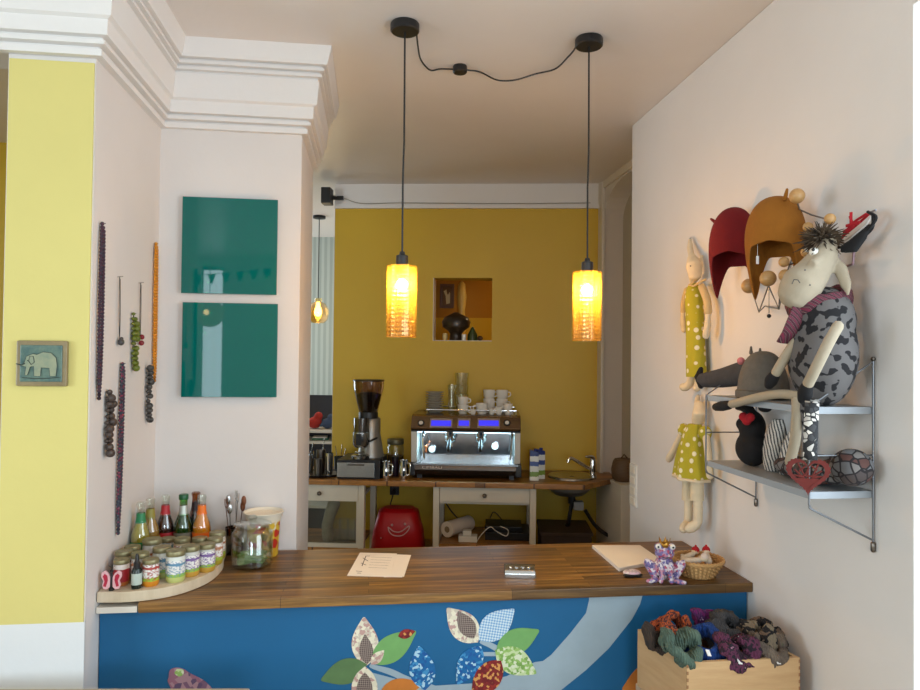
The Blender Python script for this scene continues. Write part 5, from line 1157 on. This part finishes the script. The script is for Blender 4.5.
MB(KT).lathe([(9.2*s, zh1+.002), (9.6*s, zh1), (9.6*s, zh2-.012), (0, zh2-.012)], (gu, GW, 0), 24).build('collar', BLACK, r)
gz0 = kzt+.001
b = MB(KT); b.lathe([(0, zh2-.01), (8.5*s, zh2-.01), (9.5*s, zh2-.02), (9.5*s, zg(434)), (10.5*s, zg(440)), (12.5*s, zg(452)), (13.5*s, zg(456)), (13.5*s, gz0), (0, gz0)], (gu+.012, GW+.03, 0), 32); b.build('motor_body', M('grey_cast_metal', S(150, 146, 138), .35, .6), r)
MB(KT).lathe([(0, zg(417)), (7.5*s, zg(417)), (7.5*s, zg(431)), (0, zg(431))], (gu-.03, GW-.06, 0), 24).build('doser', glass('doser_plastic', (.25, .2, .17, 1), base=.1), r)
MB(KT).lathe([(0, zg(431)), (8.2*s, zg(431)), (8.2*s, zg(443)), (6*s, zg(446)), (0, zg(446))], (gu-.03, GW-.06, 0), 24).build('doser_base', STEEL, r)
b = MB(KT); b.box(gu-.05, gu-.02, GW-.118, GW-.105, zg(443), zg(432)); b.tube([(gu+.02, GW-.07, zg(440)), (gu+.07, GW-.09, zg(436))], .006, 8, round_caps=True); b.build('lever', BLACK, r)
b = MB(KT); b.lathe([(0, gz0+.004), (.052, gz0+.004), (.055, gz0+.02), (.045, gz0+.026), (0, gz0+.026)], (gu-.03, GW-.075, 0), 24); b.tube([(gu-.055, GW-.10, zg(450)), (gu-.03, GW-.13, zg(450)), (gu-.005, GW-.10, zg(450))], .006, 8); b.build('grounds_tray', STEEL, r)
# jar and steel cups between grinder and machine
def metalcup(lab, px, w, rad, h, mat, name='milk_jug'):
    P = KT @ V((kw(px, 470, w).x, w, KZ)); r = thing(name, lab, 'jug', P, 'steel jugs by the grinder')
    MB().lathe([(0, 0), (rad*.95, 0), (rad, .004), (rad*.93, h*.5), (rad*.8, h*.8), (rad*.86, h), (rad*.82, h), (rad*.76, h*.8), (rad*.9, .008), (0, .008)], P, 24).build('jug_body', mat, r)
    u = (KT.to_3x3() @ V((1, -.5, 0))).normalized(); MB().tube(spline([P+u*rad*.85+V((0, 0, h*.85)), P+u*rad*1.5+V((0, 0, h*.8)), P+u*rad*1.45+V((0, 0, h*.3)), P+u*rad*.9+V((0, 0, h*.2))], 5), .004, 8, squash=(.6, 1.2)).build('handle', mat, r)
metalcup('steel milk jug next to the grinder', 386, -.42, .030, .10, CHROME); metalcup('steel milk jug beside the espresso machine', 403.5, -.42, .030, .11, CHROME)
P = KT @ V((kw(398.5, 470, -.16).x-.02, -.16, KZ)); r = thing('storage_jar', 'lidded glass jar of brown powder behind the steel jugs', 'jar', P)
MB().lathe([(0, 0), (.05, 0), (.054, .005), (.054, .155), (.045, .17), (.043, .17), (.050, .153), (.050, .008), (0, .007)], P, 28).build('jar_body', CLEAR, r); MB().lathe([(0, .009), (.049, .009), (.049, .10), (0, .10)], P, 28).build('contents', M('brown_powder', S(110, 84, 40), .9), r); MB().lathe([(0, .171), (.05, .171), (.052, .175), (.052, .20), (.048, .205), (0, .205)], P, 28).build('lid', M('grey_olive_lid', S(112, 108, 84), .4, .5), r)
P = KT @ V((kw(395, 470, -.33).x, -.33, KZ)); r = thing('spice_tin', 'dark slim tin standing between the two steel jugs', 'tin', P); MB().lathe([(0, 0), (.018, 0), (.019, .002), (.019, .1), (0, .1)], P, 20).build('tin_body', M('dark_violet_tin', S(40, 24, 40), .4), r); MB().lathe([(0, .1005), (.0195, .1005), (.0195, .118), (0, .12)], P, 20).build('lid', BLACK, r)
# left cluster: tray with jugs, glasses, cutlery
tu = kw(321, 473, -.33).x
r = kthing('serving_tray', 'dark round tray at the left end of the kitchen worktop', 'tray', tu, -.33, KZ); MB(KT).lathe([(0, KZ+.001), (.125, KZ+.001), (.135, KZ+.014), (.131, KZ+.014), (.122, KZ+.006), (0, KZ+.006)], (tu, -.33, 0), 36).build('dish', BLACK, r)
random.seed(4)
for i, (du, dw, hh, rr, lab) in enumerate(((-.06, -.05, .12, .027, 'steel beaker at the front left of the dark tray'), (.0, -.075, .10, .025, 'steel beaker at the front of the dark tray'), (.055, -.03, .13, .026, 'tall steel beaker at the right of the dark tray'), (-.01, .03, .14, .028, 'tall steel beaker in the middle of the dark tray'), (-.08, .03, .13, .026, 'steel beaker at the back left of the dark tray'))):
    P = KT @ V((tu+du, -.33+dw, KZ+.0065)); r = MB().lathe([(0, 0), (rr*.85, 0), (rr, hh), (rr-.002, hh), (rr*.8, .006), (0, .006)], P, 18).build('steel_beaker', DSTEEL if i % 2 else CHROME, None); tag(r, lab, 'beaker', 'steel beakers on the tray')
    if i in (0, 3): 
        o = MB().tube([P+V((0, 0, .008)), P+V((.015, 0, hh+.03)), P+V((.022, 0, hh+.07))], [.003, .003, .006], 8, squash=(1.3, .5)).build('long_spoon', STEEL, None); tag(o, ('long spoon standing in the front left beaker' if i == 0 else 'long spoon standing in the middle beaker'), 'spoon')
cu = kw(340, 458, -.18); P = KT @ V((cu.x, -.18, KZ)); r = thing('cutlery_pot', 'small dark pot holding spoons left of the grinder', 'pot', P)
MB().lathe([(0, 0), (.035, 0), (.038, .09), (.036, .09), (.033, .006), (0, .006)], P, 20).build('pot', M('dark_green_pot', S(44, 46, 38), .4), r)
for k in range(5):
    a = 2*PI*k/5; o = MB().tube([P+V((.01*math.cos(a), .01*math.sin(a), .008)), P+V((.034*math.cos(a), .034*math.sin(a), .14+.02*(k % 2)))], [.0025, .0045], 8, squash=(1.4, .5)).build('teaspoon', STEEL, None); tag(o, ['teaspoon at the right', 'teaspoon at the back right', 'teaspoon at the back left', 'teaspoon at the front left', 'teaspoon at the front'][k]+' of the small dark pot', 'spoon', 'teaspoons in the pot')
# milk cartons
for px, w, lab, nm_ in ((534, -.37, 'white and blue milk carton, left one by the sink', 0), (539.5, -.31, 'white and blue milk carton, right one by the sink', 1)):
    P = KT @ V((kw(px, 475, w).x, w, KZ)); T = Matrix.Translation(P) @ Matrix.Rotation(-KA+.25*nm_, 4, 'Z'); r = thing('milk_carton', lab, 'carton', P, 'milk cartons by the sink')
    CM = bands('carton_print_%d' % nm_, [(0, S(226, 226, 214)), (.14, S(120, 150, 60)), (.3, S(220, 222, 214)), (.5, S(60, 84, 150)), (.66, S(226, 228, 224)), (.84, S(26, 50, 120))], .17, .35)
    MB().prism([(-.026, 0), (.026, 0), (.026, .165), (-.026, .178)], lambda x, z, y: T @ V((x, y, z)), -.026, .026).build('carton', CM, r, bev=.002); MB().lathe([(0, 0), (.011, 0), (.011, .013), (0, .014)], T @ V((.008, 0, .169)), 16).build('cap', M('blue_cap', S(22, 44, 130), .35), r)
# sink and tap
q0, q1 = kz(545, 470, KZ), kz(590, 470, KZ); su = (q0.x+q1.x)/2; sr = (q1.x-q0.x)/2; sw_ = -.24
r = kthing('sink', 'round steel sink set into the right end of the kitchen worktop', 'sink', su, sw_, KZ)
MB(KT).lathe([(sr*.1, KZ+.003), (sr*.75, KZ+.003), (sr*.9, KZ+.010), (sr*.97, KZ+.012), (sr, KZ+.008), (sr*1.02, KZ+.001), (0, KZ+.001)], (su, sw_, 0), 40).build('rim_bowl', STEEL, r)
MB(KT).lathe([(sr*.88, KZ-.031), (sr*.85, KZ-.07), (sr*.6, KZ-.10), (0, KZ-.105)], (su-.02, sw_-.02, 0), 32).build('underside', M('grey_basin', S(130, 126, 118), .35, .6), r)
pj = V((kw(573, 500, sw_).x, sw_, KZ-.105)); b = MB(KT); b.tube([(su, sw_, KZ-.10), (su+.0, sw_, KZ-.16)], .022, 12); b.tube(spline([(su, sw_, KZ-.15), (su-.02, sw_, KZ-.28), (su-.03, sw_+.05, .60)], 5), .012, 8); b.build('waste_pipe', BLACK, r)
b = MB(KT); p_ = kw(578, 505, sw_); b.box(p_.x-.03, p_.x+.03, sw_-.04, sw_+.02, p_.z-.025, p_.z+.025); b.build('pump_block', M('grey_fitting', S(150, 150, 146), .5), r, bev=.006)
b = MB(KT); A = kw(585, 510, sw_); B = kw(612, 538, sw_); b.tube(spline([A, (A+B)/2+V((-.01, 0, -.02)), B], 5), .011, 8); b.build('hose', BLACK, r)
tq = kw(592.5, 476, -.20); tz0 = KZ
r = kthing('kitchen_tap', 'chrome mixer tap with a long slanting spout by the sink', 'tap', tq.x, -.20, KZ)
zb1 = kw(592, 459, -.20).z; sp0 = kw(590, 468, -.20); sp1 = kw(568, 458.5, -.20)
MB(KT).lathe([(0, KZ), (.026, KZ), (.026, KZ+.006), (.020, KZ+.012), (.020, zb1-.012), (.017, zb1), (0, zb1+.002)], (tq.x, -.20, 0), 24).build('tap_body', CHROME, r)
MB(KT).tube(spline([(tq.x, -.20, sp0.z-.01), (sp0.x-.03, -.215, sp0.z+.012), (sp1.x+.02, -.25, sp1.z+.008), (sp1.x, -.26, sp1.z+.004), (sp1.x-.008, -.262, sp1.z-.016)], 5), .0105, 12).build('spout', CHROME, r)
MB(KT).tube([(tq.x, -.20, zb1+.004), (tq.x-.012, -.22, zb1+.016), (tq.x-.045, -.24, zb1+.020)], [.017, .012, .007], 12, round_caps=True).build('lever', CHROME, r)
# shelf bracket and box below the sink
br = kw(606, 505, -.03); r = kthing('worktop_bracket', 'white vertical bracket post under the right end of the kitchen worktop', 'bracket', br.x, -.03, 0); MB(KT).box(br.x-.018, br.x+.018, -.06, -.02, 0, KZ-.031).build('post', DESK, r, bev=.002)
bx_ = kw(556, 535, -.25); r = kthing('dark_crate', 'dark brown crate on the floor under the sink', 'crate', bx_.x, -.25, 0)
x0, x1 = kw(532, 535, -.30).x+.05, kw(590, 535, -.30).x; zt_ = kw(556, 529, -.30).z
MB(KT).box(x0, x1, -.38, -.06, .0, zt_-.02).build('crate_body', M('dark_brown_box', S(56, 40, 30), .7), r, bev=.004); MB(KT).box(x0-.008, x1+.008, -.39, -.05, zt_-.019, zt_).build('lid', M('dark_brown_lid', S(66, 48, 36), .6), r, bev=.004)
# white low cabinet and brown basket in the recess at the right
q = ax(620, 500, XK-.02); cbY = q.y; 
cx0 = XK-.02
r = thing('low_cabinet', 'narrow white cabinet carrying the brown jar at the right kitchen wall', 'cabinet', (XK, Yd1-.2, 0))
cz_ = ad(620, 479, depth((XK, Yd1-.15, .9))).z
xl_ = ay(613.5, 500, Yd1-.30).x
MB().box(xl_, XK+.10, Yd1-.42, Yd1-.05, 0, cz_).build('body', TRIMW, r, bev=.004); MB().box(xl_-.006, XK+.10, Yd1-.43, Yd1-.045, cz_+.0005, cz_+.014).build('top', TRIMW, r, bev=.003)
P = V((xl_+.085, Yd1-.30, cz_+.0145)); P.x = ad(624, 470, depth(P)).x
r = thing('brown_basket', 'brown woven bread basket on the narrow white cabinet', 'basket', P); s = depth(P)/FOC
BRW = stripes('brown_weave', [S(92, 70, 48), S(64, 48, 34), S(110, 86, 60)], 40, rot=(0, PI/2, 0), dist=4, rough=.6)
MB().lathe([(0, 0), (.055, 0), (.072, .02), (.076, .07), (.066, .115), (.055, .13), (.05, .128), (.06, .11), (.066, .07), (.06, .02), (0, .01)], P, 28).build('woven_body', BRW, r); MB().lathe([(0, .136), (.03, .134), (.053, .128)], P, 24).tube([P+V((-.02, 0, .133)), P+V((0, 0, .155)), P+V((.02, 0, .133))], .005, 8).build('lid', BRW, r)

# pass-through: vase, cone, small cup and picture
zs_ = h0+.0045
def np_(px, w): return KT @ V((kw(px, 335, w).x, w, zs_))
P = np_(456, .08); s = depth(P)/FOC
r = thing('onion_vase', 'dark onion-shaped vessel standing in the square wall opening', 'vase', P)
hz = lambda py: kw(456, py, .08).z-zs_
MB().lathe([(0, 0), (7*s, 0), (6.6*s, .004), (6*s, hz(334)), (8*s, hz(331)), (13.5*s, hz(327)), (14.4*s, hz(322)), (12*s, hz(317.5)), (6*s, hz(314.5)), (2*s, hz(312.5)), (0, hz(312))], P, 36).build('vessel', M('dark_glazed_clay', S(52, 40, 28), .3, var=.3), r)
P = np_(472.5, .07); hz = lambda py: kw(472, py, .07).z-zs_
r = thing('green_bottle', 'small dark green cone-shaped bottle in the square wall opening', 'bottle', P); MB().lathe([(0, 0), (5.2*s, 0), (5*s, hz(335)), (2.4*s, hz(330)), (1.6*s, hz(328)), (0, hz(326.5))], P, 24).build('flask', M('dark_green_glaze', S(58, 74, 36), .3), r)
P = np_(464, .03); r = MB().lathe([(0, 0), (.014, 0), (.016, .04), (.014, .04), (.012, .004), (0, .004)], P, 18).build('tealight_cup', PORC, None); tag(r, 'small white cup between the dark vessel and the green bottle', 'cup')
P = np_(445, .04); r = MB().lathe([(0, 0), (.013, 0), (.018, .02), (.015, .045), (.0, .048)], P, 18).build('candle_holder', M('cream_wax', S(214, 190, 130), .5), None); tag(r, 'small cream candle left of the dark vessel', 'candle')
P = np_(480, .06); r = MB().ball(P+V((0, 0, .016)), (.02, .018, .0158), 16, 10).build('dark_stone', M('brown_stone', S(70, 48, 26), .6), None); tag(r, 'small brown round stone right of the green bottle', 'stone')
pc = kw(447, 296, wo-.02); hwu = abs(kw(455, 296, wo-.02).x-kw(441, 296, wo-.02).x)/2; z0, z1 = kw(447, 308, wo-.02).z, kw(447, 284, wo-.02).z
r = kthing('framed_picture', 'framed picture of a pale figure seen through the square wall opening', 'picture', pc.x, wo, z0)
b = MB(KT); u0, u1 = pc.x-hwu, pc.x+hwu; f = .02
for (p, q_, s0, s1) in ((u0, u0+f, z0, z1), (u1-f, u1, z0, z1), (u0+f, u1-f, z0, z0+f), (u0+f, u1-f, z1-f, z1)): b.box(p, q_, wo-.03, wo-.001, s0, s1)
b.build('frame', M('brown_frame', S(104, 70, 34), .5), r, flat=True)
MB(KT).box(u0+f, u1-f, wo-.012, wo-.002, z0+f, z1-f).build('picture_ground', M('picture_brown', S(126, 92, 48), .7), r, flat=True)
b = MB(KT); b.prism([(pc.x+a*hwu, z0+c_*(z1-z0)) for a, c_ in ((-.5, .7), (-.1, .78), (.0, .6), (.15, .55), (.35, .68), (.45, .6), (.42, .2), (-.1, .16), (-.2, .5))], lambda a, c_, h: V((a, h, c_)), wo-.016, wo-.011); b.build('pale_figure', M('pale_figure_paint', S(230, 214, 160), .7), r, flat=True)
xd = kw(459, 300, wo-.12).x
r = kthing('carved_post', 'pale carved wooden post beside the framed picture beyond the opening', 'post', xd+.02, wo-.1, 0)
zt_ = kw(460, 284, wo-.1).z; b = MB(KT); prf = []
for i in range(13): prf.append((.028+.012*(i % 2), .9+(zt_-.9)*i/12))
b.lathe([(0, 0), (.04, 0), (.04, .9)]+prf+[(0, zt_+.03)], (xd+.02, wo-.1, 0), 16); b.build('turned_shaft', M('pale_gilt', S(226, 190, 96), .4), r)

# speaker at the wall's left end with cable
q = kw(328, 197, -.06)
r = kthing('wall_speaker', 'small black speaker mounted high at the left end of the yellow back wall', 'speaker', q.x, -.05, q.z)
hu = 5*depth(KT @ q)/FOC; MB(KT).box(q.x-hu, q.x+hu*.9, -.12, -.03, q.z-8*hu/5, q.z+8*hu/5).build('cabinet', BLACK, r, bev=.006); MB(KT).box(q.x, uL+.06, -.04, -.0205, q.z-.012, q.z+.012).build('bracket', BLACK, r)
MB(KT).tube(spline([(q.x, -.05, q.z+.02)]+[(kw(a, c_, -.012).x, -.03, kw(a, c_, -.012).z) for a, c_ in ((345, 199), (362, 204), (400, 203.5), (470, 204), (540, 204), (590, 203.5))], 6), .0025, 6).build('cable', M('grey_cable', S(150, 144, 130), .5), r)
# far room: pendant globe, shelf with toys
pg = ad(318, 313, 5.6); s = 5.6/FOC
r = thing('globe_pendant', 'round glowing glass globe lamp hanging in the far left room', 'lamp', (pg.x, pg.y, ZC))
MB().lathe([(0, 0), (.05, 0), (.05, -.02), (0, -.03)], (pg.x, pg.y, ZC), 20).build('canopy', BLACK, r)
MB().tube([(pg.x, pg.y, ZC-.02), (pg.x, pg.y, pg.z+.12)], .004, 6).build('cord', BLACK, r)
MB().lathe([(.02, .12), (.03, .118), (.03, .09), (.06, .075), (.085, .03), (.088, -.01), (.075, -.055), (.05, -.08), (.048, -.08), (.072, -.054), (.085, -.01), (.082, .03), (.058, .073), (.02, .09)], pg, 28).build('globe_shade', glass('amber_globe_glass', (1, .85, .5, 1), base=.1), r)
MB().lathe([(0, .09), (.014, .09), (.015, .06), (.03, .02), (.03, -.005), (.018, -.025), (0, -.03)], pg, 16).build('bulb', emit('globe_bulb', (1, .75, .3, 1), 12), r)
ld = bpy.data.lights.new('globe_light', 'POINT'); lo = bpy.data.objects.new('globe_light', ld); COL.objects.link(lo); lo.location = pg+V((0, 0, -.12)); ld.energy = 6; ld.color = (1, .75, .4); ld.shadow_soft_size = .04
wsf = .55; zsh = kw(322, 430, wsf).z; u0 = uL-.60; u1 = uL-.05
r = kthing('toy_shelf', 'pale shelf unit with soft toys in the far left room', 'shelf', (u0+u1)/2, wsf, 0)
for z in (zsh, kw(322, 441, wsf).z-.0, zsh-.55): MB(KT).box(u0, u1, wsf-.02, wsf+.3, z-.02, z).build('shelf_board', TRIMW, r, bev=.002)
for x in (u0, u1-.02): MB(KT).box(x, x+.02, wsf+.28, wsf+.30, 0, zsh+.3).build('upright', TRIMW, r)
MB(KT).box(u0+.02, u1-.02, wsf+.282, wsf+.295, 0, zsh+.24).build('back_board', M('dark_back', S(60, 62, 70), .7), r, flat=True)
def lump(lab, px, py, rad, col):
    q = kw(px, py, wsf+.1); q.z = zsh+rad*.8; r = thing('soft_toy', lab, 'soft toy', KT @ q, 'soft toys on the far shelf')
    P = KT @ q; b = MB(); b.ball(P, (rad, rad, rad*.8), 16, 10); b.ball(P+V((rad*.5, -.01, rad*.9)), rad*.6, 14, 8); b.tube([P+V((-rad*.5, -rad*.4, rad*.3)), P+V((-rad*1.0, -rad*.8, -rad*.3))], rad*.25, 8, round_caps=True); b.blob('body', col, r, .008, 4)
    b = MB(); 
    for sg in (-1, 1): b.ball(P+V((rad*.5+sg*rad*.2, -rad*.58, rad*1.0)), rad*.1, 8, 6)
    b.build('eyes', PORC, r)
lump('red soft toy on the far shelf', 315, 412, .055, M('red_plush', S(176, 50, 40), .95)); lump('dark blue soft toy right of the red one on the far shelf', 328, 416, .05, M('blue_plush', S(70, 84, 110), .95))
q = kw(320, 437, wsf+.08); z2 = kw(322, 441, wsf).z; P = KT @ V((q.x, wsf+.1, z2))
r = thing('picture_book', 'green and white book lying under the soft toys', 'book', P); hb = min(.03, zsh-.02-z2-.004); MB().box(P.x-.06, P.x+.06, P.y-.05, P.y+.05, z2+.0005, z2+hb*.5).build('cover', M('green_book', S(60, 110, 80), .6), r, bev=.001); MB().box(P.x-.055, P.x+.05, P.y-.052, P.y+.045, z2+hb*.52, z2+hb*.8).build('leaflet', PAPER, r)

# ------------------------------------------------------------------ behind the viewer (only in reflections): globe lamp and bunting
g = V((-1.68, -2.2, 2.06))
r = thing('globe_pendant', 'round woven lamp in the front room mirrored in the lower teal board', 'lamp', (g.x, g.y, ZC))
MB().tube([(g.x, g.y, ZC), (g.x, g.y, g.z+.14)], .004, 6).build('cord', BLACK, r)
MB().ball(g, .15, 28, 18).build('shade', emit('woven_shade', (1, .8, .5, 1), .8), r)
MB().ball(g+V((0, .14, 0)), .03, 12, 8).build('bulb', emit('front_bulb', (1, .7, .3, 1), 12), r)
r = thing('bunting', 'string of dark cloth pennants across the front room window', 'bunting', (-1.7, -2.7, 2.4))
pts = [V((-2.1+.16*i, -3.088, 2.52+.02*i)) for i in range(9)]
MB().tube(pts, .003, 6).build('string', PAPER, r)
for i in range(8):
    a = pts[i].lerp(pts[i+1], .2); c = pts[i].lerp(pts[i+1], .8); m_ = (a+c)/2+V((0, 0, -.13)); MB().add([a+V((0, d, 0)) for d in (0,)]+[c, m_]+[a+V((0, .004, 0)), c+V((0, .004, 0)), m_+V((0, .004, 0))], [(0, 1, 2), (5, 4, 3), (0, 3, 4, 1), (1, 4, 5, 2), (2, 5, 3, 0)]).build('pennant', M('dark_pennant', S(40, 60, 60), .8), r, flat=True)

# ------------------------------------------------------------------ light
def area(name, loc, rot, sx, sy, e, col):
    ld = bpy.data.lights.new(name, 'AREA'); ld.shape = 'RECTANGLE'; ld.size = sx; ld.size_y = sy; ld.energy = e; ld.color = col
    o = bpy.data.objects.new(name, ld); COL.objects.link(o); o.location = loc; o.rotation_euler = rot; return o
DAY = (.74, .885, 1.0)
area('daylight_rear', (.15, -3.12, 1.6), (PI/2, 0, 0), 1.15, 1.45, 54, DAY).rotation_euler = (-PI/2, 0, PI)
area('daylight_rear', (-1.85, -3.12, 1.75), (-PI/2, 0, PI), .22, 1.7, 8, DAY)
area('fill_left', (-4.02, -.4, 1.6), (0, -PI/2, 0), 1.5, 1.9, 84, DAY)  # added fill at the added left window, brightens right wall and ceiling
area('daylight_side', (XW+.2, .55, 1.62), (0, PI/2, 0), 1.6, 1.7, 40, DAY).rotation_euler = (0, PI/2, 0)
q = KT @ V((-3.2, 1.6, 1.6))
area('fill_far_room', q, (0, -PI/2, 0), 1.4, 1.4, 50, DAY)  # added fill for the far room, no window behind it
q = KT @ V((.9, .7, 2.5)); area('fill_ochre_room', q, (0, 0, 0), .3, .3, 5, (1, .8, .45))  # added fill for the ochre room, no lamp body there
w = bpy.data.worlds.new('world'); sc.world = w; w.use_nodes = True
w.node_tree.nodes['Background'].inputs[0].default_value = (.75, .88, 1, 1); w.node_tree.nodes['Background'].inputs[1].default_value = 1.0
sc.view_settings.view_transform = 'Standard'; sc.view_settings.look = 'None'; sc.view_settings.gamma = 1; sc.view_settings.use_curve_mapping = False
sc.view_settings.exposure = 0.12
sc.cycles.use_denoising = True
sc.cycles.max_bounces = 10; sc.cycles.transparent_max_bounces = 24; sc.cycles.caustics_refractive = False; sc.cycles.caustics_reflective = False
sc.cycles.sample_clamp_indirect = 6
